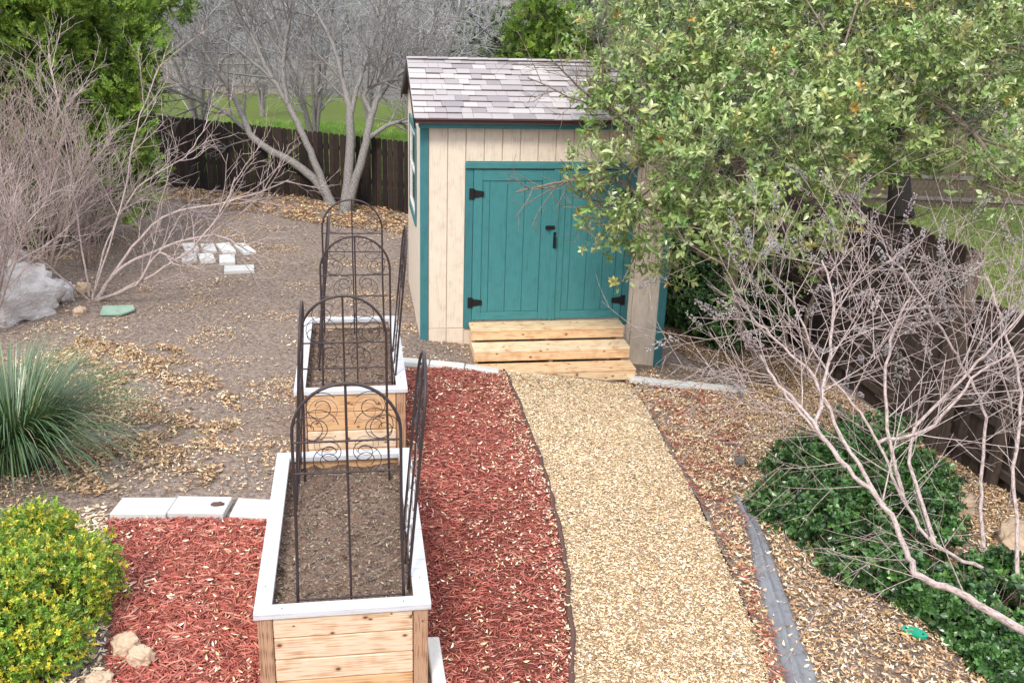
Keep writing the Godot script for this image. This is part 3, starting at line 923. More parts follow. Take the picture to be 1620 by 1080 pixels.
	# window in the side wall
	var dark := block("window", shed, M.white, Vector3(SHED_L - 0.013, 1.752, -12.688), Vector3(SHED_L + 0.011, 1.788, -11.712), 0.002)
	block("pane", dark, M.glass, Vector3(SHED_L + 0.002, 1.32, -12.68), Vector3(SHED_L + 0.006, 1.75, -11.72), 0.0)
	block("pane", dark, M.glass, Vector3(SHED_L + 0.002, 1.79, -12.68), Vector3(SHED_L + 0.006, 2.21, -11.72), 0.0)
	for r in [[1.27, 1.31], [2.215, 2.255]]:
		block("sash", dark, M.white, Vector3(SHED_L - 0.014, r[0], -12.72), Vector3(SHED_L + 0.012, r[1], -11.68), 0.002)
	for r in [[-12.73, -12.69], [-11.71, -11.67]]:
		block("sash", dark, M.white, Vector3(SHED_L - 0.012, 1.265, r[0]), Vector3(SHED_L + 0.013, 2.258, r[1]), 0.002)
	for r in [[-12.82, -12.735], [-11.665, -11.58]]:
		block("casing", dark, M.teal_trim, Vector3(SHED_L - 0.02, 1.17, r[0]), Vector3(SHED_L - 0.001, 2.35, r[1]), 0.002)
	for r in [[1.17, 1.255], [2.265, 2.35]]:
		block("casing", dark, M.teal_trim, Vector3(SHED_L - 0.022, r[0], -12.733), Vector3(SHED_L - 0.001, r[1], -11.667), 0.002)
	# door frame, head board and the two doors
	block("door_jamb", shed, M.teal_trim, Vector3(1.242, 0.105, SHED_F - 0.015), Vector3(1.330, 1.985, SHED_F + 0.014), 0.003)
	block("door_jamb", shed, M.teal_trim, Vector3(3.132, 0.105, SHED_F - 0.015), Vector3(3.220, 1.985, SHED_F + 0.014), 0.003)
	block("door_head", shed, M.teal, Vector3(1.236, 1.99, SHED_F - 0.015), Vector3(3.226, 2.055, SHED_F + 0.045), 0.004)
	for s in 2:
		var x0 := 1.335 if s == 0 else 2.292
		var x1 := 2.262 if s == 0 else 3.127
		var z := SHED_F + 0.002
		var door := block("door", shed, M.teal, Vector3(x0, 0.20, z - 0.03), Vector3(x1, 1.975, z - 0.008), 0.0)
		if s == 0: tag(door, "teal shed door with black latch and pull handle")
		var inner0 := x0 + 0.10
		var inner1 := x1 - (0.14 if s == 0 else 0.09)
		var x := inner0 + 0.002
		var first := true
		while x < inner1 - 0.01:
			var w: float = minf(0.085 if first else 0.20, inner1 - x)
			block("plank", door, M.teal, Vector3(x, 0.30, z - 0.008), Vector3(x + w - 0.004, 1.845, z + 0.005), 0.003)
			x += w
			first = false
		block("stile", door, M.teal, Vector3(x0, 0.202, z - 0.007), Vector3(inner0, 1.973, z + 0.018), 0.003)
		block("stile", door, M.teal, Vector3(inner1, 0.202, z - 0.007), Vector3(x1, 1.973, z + 0.018), 0.003)
		block("rail", door, M.teal, Vector3(inner0 + 0.001, 1.847, z - 0.007), Vector3(inner1 - 0.001, 1.972, z + 0.016), 0.003)
		block("rail", door, M.teal, Vector3(inner0 + 0.001, 0.203, z - 0.007), Vector3(inner1 - 0.001, 0.298, z + 0.016), 0.003)
		for hy in [1.70, 0.42]:
			var hinge := Build.new()
			var sg := 1.0 if s == 0 else -1.0
			hinge.box(at(Vector3(-0.028 * sg, 0, 0)), Vector3(0.045, 0.125, 0.008), 0.002)
			var strap := [Vector2(0.004 * sg, -0.045), Vector2(0.115 * sg, -0.028), Vector2(0.115 * sg, 0.028), Vector2(0.004 * sg, 0.045)]
			if s == 1: strap.reverse()
			hinge.prism(Transform3D.IDENTITY, strap, -0.003, 0.005)
			hinge.tube(PackedVector3Array([Vector3(0, -0.06, 0.006), Vector3(0, 0.06, 0.006)]), PackedFloat32Array([0.008, 0.008]), 8)
			part("hinge", hinge.mesh(), M.black, door, at(Vector3(x0 + 0.0 if s == 0 else x1, hy, z + 0.022) - base_of(door)))
		if s == 0:
			block("astragal", door, M.teal, Vector3(2.245, 0.19, z + 0.019), Vector3(2.318, 1.98, z + 0.034), 0.003)
			var pull := Build.new()
			pull.box(at(Vector3(0, 0, 0)), Vector3(0.034, 0.19, 0.008), 0.003)
			pull.tube(smooth_line([Vector3(0, -0.07, 0.004), Vector3(0, -0.062, 0.04), Vector3(0, 0, 0.052), Vector3(0, 0.062, 0.04), Vector3(0, 0.07, 0.004)]), tapered(17, 0.009, 0.009), 8)
			part("handle", pull.mesh(), M.black, door, at(Vector3(2.281, 1.165, z + 0.039) - base_of(door)))
			var latch := Build.new()
			latch.box(at(Vector3(0, 0, 0)), Vector3(0.105, 0.042, 0.012), 0.003)
			latch.tube(PackedVector3Array([Vector3(-0.06, 0.004, 0.014), Vector3(0.055, 0.004, 0.014)]), PackedFloat32Array([0.007, 0.007]), 8)
			latch.tube(PackedVector3Array([Vector3(-0.02, 0.0, 0.014), Vector3(-0.02, -0.02, 0.035)]), PackedFloat32Array([0.006, 0.008]), 8)
			part("latch", latch.mesh(), M.black, door, at(Vector3(2.222, 1.315, z + 0.041) - base_of(door)))

func make_steps() -> void:
	rng.seed = 9
	var s := thing("wooden_steps", "three pale new pine steps leading up to the shed doors", "steps", Vector3(2.21, -0.3, -10.5))
	var tops := [0.185, 0.03, -0.125]
	var fronts := [-10.645, -10.362, -10.075]
	for k in 3:
		var x0 := 1.30 + k * 0.004
		var x1 := 3.12 + k * 0.002
		block("tread", s, M.step_planks[(k * 2) % 3], Vector3(x0, tops[k] - 0.036, fronts[k] - (0.275 if k else 0.262)), Vector3(x1, tops[k], fronts[k] + 0.0), 0.005)
		block("riser", s, M.step_planks[[1, 1, 0][k]], Vector3(x0 + 0.004, tops[k] - 0.137, fronts[k] - 0.040), Vector3(x1 - 0.004, tops[k] - 0.0385, fronts[k] - 0.004), 0.004)
	for x in [1.335, 2.2, 3.05]:
		var b := Build.new()
		for q in [[-10.90, -10.695, 0.147], [-10.693, -10.41, -0.008], [-10.408, -10.125, -0.163]]:
			b.box(at(Vector3(x, (q[2] - 0.5) * 0.5, (q[0] + q[1]) * 0.5)), Vector3(0.04, q[2] + 0.5, q[1] - q[0]), 0.0)
		part("stringer", b.mesh(), M.step_planks[0], s, at(-s.position))


# ---------------------------------------------------------------- raised beds and trellises
func make_bed(lo: Vector2, hi: Vector2, label: String, sd: int) -> void:   # lo: left, far; hi: right, near
	rng.seed = sd
	var bed := thing("raised_bed", label, "planter", Vector3((lo.x + hi.x) * 0.5, land(0, (lo.y + hi.y) * 0.5), (lo.y + hi.y) * 0.5), 0.0, "raised cedar beds")
	var top := 0.84
	var i := 0.018
	var th := 0.03
	var foot := land(0, (lo.y + hi.y) * 0.5) - 0.05
	var rows := 4
	var hgt := (top - 0.032 - foot) / rows
	for r in rows:
		var y1 := top - 0.032 - r * hgt
		var y0 := y1 - hgt + 0.006
		var pk := rng.randi()
		block("plank", bed, M.cedar_planks[pk % 4], Vector3(lo.x + i + 0.078, y0, hi.y - i - th), Vector3(hi.x - i - 0.078, y1, hi.y - i - 0.002 * (r % 2)), 0.005)
		block("plank", bed, M.cedar_planks[(pk + 1) % 4], Vector3(lo.x + i + 0.078, y0, lo.y + i), Vector3(hi.x - i - 0.078, y1, lo.y + i + th), 0.003)
		block("plank", bed, M.cedar_planks[(pk + 2) % 4], Vector3(lo.x + i + 0.002, y0, lo.y + i + 0.082), Vector3(lo.x + i + 0.002 + th, y1, hi.y - i - 0.082), 0.003)
		block("plank", bed, M.cedar_planks[(pk + 3) % 4], Vector3(hi.x - i - 0.002 - th, y0, lo.y + i + 0.082), Vector3(hi.x - i - 0.002, y1, hi.y - i - 0.082), 0.003)
	for x in [lo.x + i - 0.002, hi.x - i - 0.074]:
		for z in [lo.y + i - 0.003, hi.y - i - 0.077]:
			block("corner_post", bed, M.post_wood, Vector3(x, foot - 0.05, z), Vector3(x + 0.076, top - 0.0315, z + 0.08), 0.005)
	var w := 0.088
	var c := [Vector2(lo.x, hi.y), Vector2(hi.x, hi.y), Vector2(hi.x, lo.y), Vector2(lo.x, lo.y)]
	var q := [Vector2(lo.x + w, hi.y - w), Vector2(hi.x - w, hi.y - w), Vector2(hi.x - w, lo.y + w), Vector2(lo.x + w, lo.y + w)]
	var mid := (lo + hi) * 0.5
	for k in 4:
		var b := Build.new()
		var g := 0.0012
		var outline := [c[k], c[(k + 1) % 4], q[(k + 1) % 4], q[k]]
		var along: Vector2 = (c[(k + 1) % 4] - c[k]).normalized() * g
		outline[0] += along; outline[3] += along; outline[1] -= along; outline[2] -= along
		var pts := outline.map(func(p): return Vector2(p.x - mid.x, -(p.y - mid.y)))
		b.prism(at(Vector3(0, top - 0.03, 0), Basis(Vector3.RIGHT, Vector3(0, 0, -1), Vector3.UP)), pts, 0.0, 0.03 + 0.0005 * k, Vector2(k * 0.7, k * 0.3), false)
		part("cap_rail", b.mesh(), M.cap_wood, bed, at(Vector3(mid.x, 0, mid.y) - bed.position))
		for e in 2:
			var s := Build.new()
			s.tube(PackedVector3Array([Vector3(0, 0, 0), Vector3(0, 0.0015, 0)]), PackedFloat32Array([0.004, 0.0035]), 8)
			var sp: Vector2 = c[k].lerp(q[k], 0.5).lerp(c[(k + 1) % 4].lerp(q[(k + 1) % 4], 0.5), 0.12 + 0.76 * e)
			part("screw", s.mesh(), M.black, bed, at(Vector3(sp.x, top + 0.001, sp.y) - bed.position))
	var rows2 := []
	for a in 33:
		var row := []
		for k in 17:
			var p := Vector2(lerpf(lo.x + 0.045, hi.x - 0.045, k / 16.0), lerpf(lo.y + 0.045, hi.y - 0.045, a / 32.0))
			row.append(Vector3(p.x, 0.735 + soft.get_noise_2d(p.x * 300, p.y * 300) * 0.04 + soft.get_noise_2d(p.x * 900, p.y * 900) * 0.02, p.y))
		rows2.append(row)
	var soil := Build.new()
	soil.sheet(rows2)
	part("soil", soil.mesh(), M.bed_soil, bed, at(-bed.position))
	var lumps := []
	var shades := []
	for k in 4200:
		var p := Vector3(rnd(lo.x + 0.06, hi.x - 0.06), 0, rnd(lo.y + 0.06, hi.y - 0.06))
		p.y = 0.733 + soft.get_noise_2d(p.x * 300, p.z * 300) * 0.04 + soft.get_noise_2d(p.x * 900, p.z * 900) * 0.02
		lumps.append(at(p, Basis(rdir(), rnd(0, TAU)).scaled(Vector3.ONE * (0.003 + 0.013 * pow(rng.randf(), 4.0)))))
		shades.append(jitter([Color(0.19, 0.14, 0.115), Color(0.25, 0.19, 0.155), Color(0.14, 0.10, 0.085)][rng.randi() % 3], 0.2))
	many("soil_clods", stone_mesh(77, Vector3(2, 1.4, 1.7), 0.3, 5, 7), M.litter, lumps, shades, bed).position = -bed.position
	# bits of straw and bark on the soil
	for kind in 3:
		var places := []
		var colors := []
		for k in 1500:
			var p := Vector3(rnd(lo.x + 0.08, hi.x - 0.08), 0, rnd(lo.y + 0.08, hi.y - 0.08))
			p.y = 0.735 + soft.get_noise_2d(p.x * 300, p.z * 300) * 0.03 + rnd(0.0, 0.008)
			places.append(at(p, (Basis(Vector3.UP, rnd(0, TAU)) * Basis(Vector3.BACK, rnd(-0.3, 0.3))).scaled(Vector3.ONE * rnd(0.008, 0.030))))
			colors.append(jitter([Color(0.34, 0.26, 0.17), Color(0.20, 0.14, 0.10), Color(0.09, 0.065, 0.05), Color(0.45, 0.38, 0.28)][rng.randi() % 4], 0.25))
		many("soil_crumbs", shred_mesh(40 + kind) if kind != 1 else flake_mesh(41), M.litter, places, colors, bed).position = -bed.position

func spiral(cx: float, cy: float, r0: float, r1: float, a0: float, turns: float, flip: float) -> PackedVector3Array:
	var out := PackedVector3Array()
	var n := int(14 * absf(turns)) + 4
	for k in n + 1:
		var f := float(k) / n
		var a := a0 + TAU * turns * f
		var r := lerpf(r0, r1, f)
		out.append(Vector3((cx + cos(a) * r) * flip, cy + sin(a) * r, 0))
	return out

func bar(parent: Node3D, called: String, pts: PackedVector3Array, r: float, m: Material, sides := 8) -> void:
	var b := Build.new()
	b.tube(pts, tapered(pts.size(), r, r), sides)
	part(called, b.mesh(), m, parent)

func make_trellis() -> Node3D:
	var t := thing("garden_trellis", "arched iron trellis with scrolls", "trellis", Vector3.ZERO, 0.0, "arched iron trellises in the raised beds")
	var hw := 0.272
	var frame := PackedVector3Array([Vector3(-hw - 0.012, -0.06, 0), Vector3(-hw, 0.5, 0)])
	for k in 21:
		var a := PI - PI * k / 20.0
		frame.append(Vector3(cos(a) * hw, 1.04 + sin(a) * hw, 0))
	frame.append(Vector3(hw, 0.5, 0)); frame.append(Vector3(hw + 0.012, -0.06, 0))
	bar(t, "frame", frame, 0.0085, M.iron, 10)
	bar(t, "centre_rod", PackedVector3Array([Vector3(0, -0.06, 0), Vector3(0, 1.306, 0)]), 0.0062, M.iron)
	for y in [1.0, 0.825, 0.075]:
		bar(t, "cross_bar", PackedVector3Array([Vector3(-hw, y, 0.004), Vector3(hw, y, 0.004)]), 0.0055, M.iron)
	for s in [-1.0, 1.0]:
		bar(t, "scroll", spiral(0.125, 1.185, 0.088, 0.028, 2.5, -1.35, s), 0.0023, M.iron, 6)
		bar(t, "scroll", spiral(0.150, 1.075, 0.112, 0.024, 3.0, -1.5, s), 0.0023, M.iron, 6)
		bar(t, "scroll", spiral(0.185, 1.06, 0.085, 0.022, 0.3, 1.45, s), 0.0023, M.iron, 6)
		bar(t, "scroll", spiral(0.085, 0.935, 0.062, 0.03, 1.2, 1.3, s), 0.0023, M.iron, 6)
		bar(t, "scroll", spiral(0.10, 0.885, 0.085, 0.03, 2.2, -1.5, s), 0.0023, M.iron, 6)
		bar(t, "scroll", spiral(0.135, 0.52, 0.115, 0.045, -1.4, 1.6, s), 0.0022, M.wire, 6)
		bar(t, "scroll", spiral(0.125, 0.27, 0.095, 0.04, 1.4, -1.6, s), 0.0022, M.wire, 6)
		bar(t, "scroll", smooth_line([Vector3(0.02 * s, 0.80, 0), Vector3(0.10 * s, 0.72, 0), Vector3(0.2 * s, 0.66, 0), Vector3(0.25 * s, 0.56, 0)]), 0.0022, M.wire, 6)
	return t

func place_trellises() -> void:
	var proto := make_trellis()
	var spots := [
		[Vector3(-0.062, 0.725, -4.60), 0.0, 0.0, "arched iron trellis across the open end of the bed beside the paver row"],
		[Vector3(-0.085, 0.725, -6.06), 0.0, 0.0, "arched iron trellis across the end of the first bed facing the second bed"],
		[Vector3(-0.405, 0.725, -5.92), PI / 2, -0.055, "arched iron trellis along the first bed's rim above the bare soil yard"],
		[Vector3(0.245, 0.725, -4.98), PI / 2, -0.085, "arched iron trellis leaning out over the red mulch strip from the first bed"],
		[Vector3(0.0, 0.725, -7.62), 0.03, 0.0, "arched iron trellis across the second bed's end facing the first bed"],
		[Vector3(-0.02, 0.725, -9.0), -0.04, 0.0, "arched iron trellis across the second bed's end nearest the bare tree"],
		[Vector3(-0.34, 0.725, -8.35), PI / 2 + 0.03, -0.10, "arched iron trellis tilting inward on the second bed's soil yard side"],
		[Vector3(0.30, 0.725, -7.95), PI / 2, -0.09, "arched iron trellis on the second bed's rim beside the shed corner"]]
	for k in spots.size():
		var o: Node3D = proto if k == 0 else proto.duplicate()
		if k > 0:
			o.name = numbered("garden_trellis")
			add_child(o)
		o.position = spots[k][0]
		o.basis = Basis(Vector3.BACK, spots[k][2]) * Basis(Vector3.UP, spots[k][1])
		o.set_meta("label", spots[k][3])


# ---------------------------------------------------------------- pavers, edging, small things on the ground
func paver(x: float, z: float, size: Vector2, turn: float, label: String, group := "", sink := 0.0, tone := 0) -> void:
	var b := Build.new()
	b.box(Transform3D.IDENTITY, Vector3(size.x, 0.055, size.y), 0.006, Vector2(x, z))
	var e := 0.15
	var up := Vector3(land(x - e, z) - land(x + e, z), 2 * e, land(x, z - e) - land(x, z + e)).normalized()
	var bs := Basis(Quaternion(Vector3.UP, up)) * Basis(Vector3.UP, turn)
	tag(part("paver", b.mesh(), M.concrete[tone % 3], self, at(Vector3(x, land(x, z) + 0.022 - sink, z), bs)), label, "paver", group)

func ground_things() -> void:
	for k in 3:
		paver(-1.515 + 0.395 * k, -6.475 + 0.055 * k, Vector2(0.388 if k < 2 else 0.33, 0.255), -0.14, ["white paver at the open end of the row, beside the spiky grass", "white paver in the middle of the row, a brown pebble lying on it", "white paver touching the raised bed's corner board"][k], "pavers edging the red mulch beside the first bed", 0.0, k)
	for k in 3:
		paver(0.58 + 0.375 * k, -9.95 + 0.055 * k - 0.03 * (k - 1) * (k - 1), Vector2(0.368, 0.165), -0.1 - 0.05 * k, ["white paver beside the second bed's rim in the row toward the steps", "white paver in the middle of the row between the second bed and the steps", "white paver where the row meets the brown edging by the steps"][k], "pavers between the second bed and the steps", 0.0, k + 1)
	for k in 4:
		paver(3.22 + 0.365 * k, -10.06 - 0.03 * k, Vector2(0.36, 0.15), 0.07, ["whitish paver half buried beside the lowest step", "whitish paver below the shed's teal corner board", "whitish paver in the row past the shed corner", "whitish paver ending the row toward the leaning oak stem"][k], "pavers past the shed corner", -0.035, k)
	paver(0.40, -4.52, Vector2(0.075, 0.62), 0.02, "long white paver tucked against the first bed's side on red mulch", "", -0.0, 2)
	var loose := [[-2.46, -15.12, 0.21, 0.50, 0.26], [-2.19, -15.09, 0.20, 0.50, 0.22], [-1.93, -15.06, 0.20, 0.56, 0.30], [-1.655, -15.04, 0.19, 0.58, 0.38], [-2.39, -14.52, 0.21, 0.40, 0.16], [-2.14, -14.49, 0.21, 0.42, 0.22], [-1.84, -14.40, 0.22, 0.42, 0.12], [-1.62, -13.90, 0.41, 0.27, 0.10]]
	for k in loose.size():
		var l: Array = loose[k]
		var what: String = ["loose white paver on the soil, shrub-side end of the row of four", "loose white paver second from the bare shrub in the row of four", "loose white paver third from the bare shrub in the row of four", "loose white paver turned most askew, tree-side end of the row of four", "loose white paver on the soil, shrub-side end of the row of three", "loose white paver in the middle of the row of three on the soil", "loose white paver standing a little apart, tree-side end of the row of three", "loose white paver lying crosswise, apart from both rows on the soil"][k]
		paver(l[0], l[1], Vector2(l[2], l[3]), l[4], what, "loose pavers on the bare soil", 0.0, k)
	# brown edging along the path and the thin dark one on its other side
	for s in 2:
		var src: Array = PATH_LEFT if s == 0 else PATH_RIGHT
		var pts := []
		for p in src: pts.append(Vector3(p.x, land(p.x, p.y) + (0.026 if s == 0 else 0.012), p.y))
		var b := Build.new()
		var line := smooth_line(pts, 6)
		for k in line.size(): line[k] += Vector3(soft.get_noise_2d(k * 40.0, s * 900.0) * 0.02, 0, 0)
		b.tube(line, tapered(line.size(), 0.019 if s == 0 else 0.007, 0.019 if s == 0 else 0.007), 8)
		if s == 0:
			tag(part("garden_edging", b.mesh(), M.edging, self), "brown rubber edging curving between the red mulch and the chip path", "edging")
		else:
			tag(part("garden_edging", b.mesh(), M.black, self), "thin dark edging between the chip path and the fallen leaves", "edging")
	# grey landscape fabric
	var fl := [Vector2(3.06, -6.87), Vector2(2.99, -6.57), Vector2(2.92, -6.2), Vector2(2.77, -5.76), Vector2(2.69, -5.38), Vector2(2.55, -4.80), Vector2(2.50, -4.54), Vector2(2.25, -3.3)]
	var fr := [Vector2(3.14, -6.85), Vector2(3.13, -6.5), Vector2(3.06, -6.22), Vector2(2.96, -5.75), Vector2(2.89, -5.4), Vector2(2.77, -4.83), Vector2(2.73, -4.55), Vector2(2.55, -3.3)]
	var rows := []
	for k in fl.size() - 1:
		for j in 10:
			var f := j / 10.0
			var a: Vector2 = fl[k].lerp(fl[k + 1], f)
			var c: Vector2 = fr[k].lerp(fr[k + 1], f)
			var row := []
			for m in 13:
				var w := m / 12.0
				var p := a.lerp(c, w)
				var fold: float = pow(maxf(0.0, cos((w - 0.32 - 0.1 * sin(p.y * 2.0)) * 7.0)), 3.0) * 0.035 + soft.get_noise_2d(p.x * 260, p.y * 120) * 0.02
				row.append(Vector3(p.x, land(p.x, p.y) + 0.022 + fold - (0.03 if m == 0 or m == 12 else 0.0), p.y))
			rows.append(row)
	var fb := Build.new()
	fb.sheet(rows)
	tag(part("landscape_fabric", fb.mesh(), M.fabric, self), "wrinkled grey weed barrier fabric showing along the path", "fabric")
	# green valve cover, pale green lid, stones
	var vc := thing("valve_cover", "bright green oval valve box cover lying among dry leaves", "cover", Vector3(3.635, land(3.635, -5.05) + 0.03, -5.05), -0.75)
	var ring := []
	for k in 20: ring.append(Vector2(cos(TAU * k / 20) * 0.082, sin(TAU * k / 20) * 0.050))
	var lid := Build.new()
	lid.prism(at(Vector3.ZERO, Basis(Vector3.RIGHT, -PI / 2)), ring, 0.0, 0.022)
	part("lid", lid.mesh(), M.green_plastic, vc)
	for s in [-1.0, 1.0]:
		var hole := Build.new()
		hole.tube(PackedVector3Array([Vector3(s * 0.055, 0.0215, 0), Vector3(s * 0.055, 0.0235, 0)]), PackedFloat32Array([0.008, 0.008]), 10)
		part("bolt_hole", hole.mesh(), M.black, vc)
	var pl := Build.new()
	pl.prism(at(Vector3.ZERO, Basis(Vector3.RIGHT, -PI / 2)), [Vector2(-0.19, -0.12), Vector2(0.06, -0.14), Vector2(0.19, 0.0), Vector2(0.15, 0.13), Vector2(-0.20, 0.12)], 0.0, 0.02)
	tag(part("utility_lid", pl.mesh(), M.pale_green, self, at(Vector3(-2.86, land(-2.86, -12.0) + 0.03, -12.02), Basis(Vector3.RIGHT, 0.12))), "faded pale green plastic lid on the soil by the bare shrub", "lid")
	var stones := [
		[Vector3(3.41, 0.05, -7.62), Vector3(0.12, 0.10, 0.10), M.grey_stone, "small grey pointed rock standing at the end of the fabric", 3],
		[Vector3(-1.32, 0.05, -4.90), Vector3(0.15, 0.12, 0.12), M.tan_stone, "knobbly tan stone lying at the red mulch's edge", 4],
		[Vector3(-1.22, 0.05, -4.79), Vector3(0.10, 0.11, 0.14), M.tan_stone, "egg-shaped pale tan stone beside the knobbly one on the mulch", 5],
		[Vector3(-1.60, 0.03, -4.78), Vector3(0.16, 0.08, 0.13), M.grey_stone, "flat greyish stone under the yellow-green shrub", 6],
		[Vector3(-1.41, 0.03, -4.66), Vector3(0.13, 0.08, 0.10), M.tan_stone, "low buff stone by the black edging strip", 7],
		[Vector3(-4.05, 0.2, -12.0), Vector3(1.0, 0.75, 0.7), M.limestone, "large pale limestone boulder under the bare shrub", 8],
		[Vector3(-4.55, 0.30, -12.75), Vector3(1.0, 0.85, 0.9), M.limestone, "pale limestone boulder behind the large one", 9],
		[Vector3(-3.72, 0.10, -12.55), Vector3(0.42, 0.32, 0.34), M.limestone, "smaller limestone rock wedged between the boulders and the shrub", 10],
		[Vector3(-3.30, 0.03, -11.98), Vector3(0.17, 0.12, 0.14), M.tan_stone, "small tan rock on the leaf litter beside the boulder", 12],
		[Vector3(-3.45, 0.05, -12.9), Vector3(0.20, 0.18, 0.16), M.tan_stone, "orange-tan rock among the bare shrub's stems", 13],
		[Vector3(4.9, 0.10, -6.9), Vector3(0.75, 0.22, 0.35), M.tan_stone, "long buff ledge rock in front of the dark fence", 14],
		[Vector3(5.35, 0.08, -6.35), Vector3(0.60, 0.20, 0.32), M.tan_stone, "buff ledge rock lying beyond the long one by the fence", 15]]
	var pebble := Vector3(-1.0, land(-1.0, -6.40) + 0.058, -6.40)
	tag(part("pebble", stone_mesh(16, Vector3(0.085, 0.022, 0.045)), M.edging, self, at(pebble)), "small flat brown pebble lying on the middle paver of the row", "pebble")
	for s in stones:
		var p: Vector3 = s[0]
		tag(part("rock", stone_mesh(s[4], s[1]), s[2], self, at(Vector3(p.x, land(p.x, p.z) + p.y, p.z), Basis(Vector3.UP, s[4] * 0.9))), s[3], "rock")
	var strip := Build.new()
	var sl := []
	for z in [-5.6, -5.2, -4.8, -4.4, -4.0, -3.4]: sl.append(Vector3(-1.36 + (z + 4.8) * 0.03, land(-1.36, z) + 0.012, z))
	strip.tube(smooth_line(sl, 3), tapered(16, 0.006, 0.006), 6)
	tag(part("garden_edging", strip.mesh(), M.black, self), "thin black edging between the stones and the red mulch", "edging")


# ---------------------------------------------------------------- fences
func picket_mesh(w: float, h: float, ear: float, sd: int) -> Mesh:
	var b := Build.new()
	b.prism(Transform3D.IDENTITY, [Vector2(-w / 2, 0), Vector2(w / 2, 0), Vector2(w / 2, h - ear), Vector2(w / 2 - ear * 0.8, h), Vector2(-w / 2 + ear * 0.8, h), Vector2(-w / 2, h - ear)], 0.0, 0.016, Vector2(sd * 0.61, sd * 0.23))
	return b.mesh()

func fence_line(label: String, a: Vector2, b: Vector2, h: float, w: float, gap: float, mats: Array, rails: Array, rails_near: bool, sd: int, sunk := 0.0, level := false) -> void:
	rng.seed = sd
	var dir := (b - a).normalized()
	var length := a.distance_to(b)
	var turn := -atan2(dir.y, dir.x)
	var f := thing("wooden_fence", label, "fence", Vector3(a.x, land(a.x, a.y) - sunk, a.y), turn)
	var meshes := []
	for k in 4: meshes.append(picket_mesh(w, h, w * 0.3, k + sd))
	var x := w * 0.5
	var base := land(a.x, a.y) - sunk
	var slope := 0.0 if level else (land(b.x, b.y) - sunk - base) / length
	while x < length:
		var p := a + dir * x
		var y := slope * x
		part("picket", meshes[rng.randi() % 4], mats[rng.randi() % mats.size()], f, at(Vector3(x, y + rnd(-0.012, 0.012), rnd(-0.003, 0.003)), Basis(Vector3.BACK, rnd(-0.006, 0.006))))
		x += w + gap * rnd(0.6, 1.4)
	var zr := 0.017 + 0.02 if rails_near else -0.022
	for ry in rails:
		var q := Build.new()
		q.box(at(Vector3(length * 0.5, ry + slope * length * 0.5, zr), Basis(Vector3.BACK, atan(slope))), Vector3(length, 0.085, 0.036), 0.003)
		part("rail", q.mesh(), mats[mats.size() - 1], f)
	var n := int(length / 2.4) + 1
	for k in n + 1:
		var px := minf(k * 2.4, length - 0.05)
		var q := Build.new()
		q.box(at(Vector3(px, slope * px + h * 0.46 - 0.1, zr + (0.066 if rails_near else -0.066))), Vector3(0.09, h * 0.92 + 0.2, 0.09), 0.004)
		part("post", q.mesh(), mats[mats.size() - 1], f)

func make_fences() -> void:
	fence_line("dark brown picket fence behind the bare tree, gaps letting light through", Vector2(-8.5, -23.15), Vector2(3.6, -16.4), 1.66, 0.096, 0.013, M.dark_fence, [0.25, 0.85, 1.4], false, 3)
	fence_line("low panel of the dark brown side fence beyond the leafless bush, rails facing the garden", Vector2(6.2, -3.0), Vector2(6.2, -8.72), 1.82, 0.135, 0.004, M.brown_fence, [0.25, 0.70, 1.58], false, 5, 0.0)
	fence_line("taller stepped panel of the dark brown side fence, toward the oak", Vector2(6.2, -8.86), Vector2(6.2, -16.8), 2.30, 0.135, 0.004, M.brown_fence, [0.25, 0.95, 1.66, 2.08], false, 6, 0.05)
	var post := Build.new()
	post.box(at(Vector3(0, 1.12, 0)), Vector3(0.12, 2.35, 0.12), 0.005)
	tag(part("fence_post", post.mesh(), M.grey_fence[2], self, at(Vector3(6.16, land(6.16, -8.79) - 0.05, -8.79))), "weathered grey post where the dark fence steps down", "post")
	# far fences: pickets too small to tell apart singly, joined
	for k in 2:
		var a: Vector2 = [Vector2(-16, -54), Vector2(8.5, -25.0)][k]
		var c: Vector2 = [Vector2(14, -50), Vector2(22, -21.5)][k]
		var h: float = [1.75, 1.0][k]
		var f := thing("wooden_fence", ["pale weathered fence far off across the green lawn", "weathered brown fence beyond the neighbouring lawn past the oak"][k], "fence", Vector3(a.x, land(a.x, a.y), a.y), -atan2((c - a).y, (c - a).x))
		var b := Build.new()
		var length := a.distance_to(c)
		var n := int(length / 0.14)
		for j in n:
			var p := a.lerp(c, float(j) / n)
			b.box(at(Vector3(j * 0.14, land(p.x, p.y) - land(a.x, a.y) + h * 0.5 + rnd(-0.02, 0.02), rnd(-0.01, 0.01))), Vector3(0.125, h, 0.02))
		tag(part("picket_row", b.mesh(), M.far_fence if k == 0 else M.grey_fence[2], f), "", "", "", "stuff")
		for ry in [0.3, 0.85]:
			var q := Build.new()
			q.box(at(Vector3(length * 0.5, h * ry + (land(c.x, c.y) - land(a.x, a.y)) * 0.5, 0.03), Basis(Vector3.BACK, atan((land(c.x, c.y) - land(a.x, a.y)) / length))), Vector3(length, 0.09, 0.035))
			part("rail", q.mesh(), M.far_fence, f)


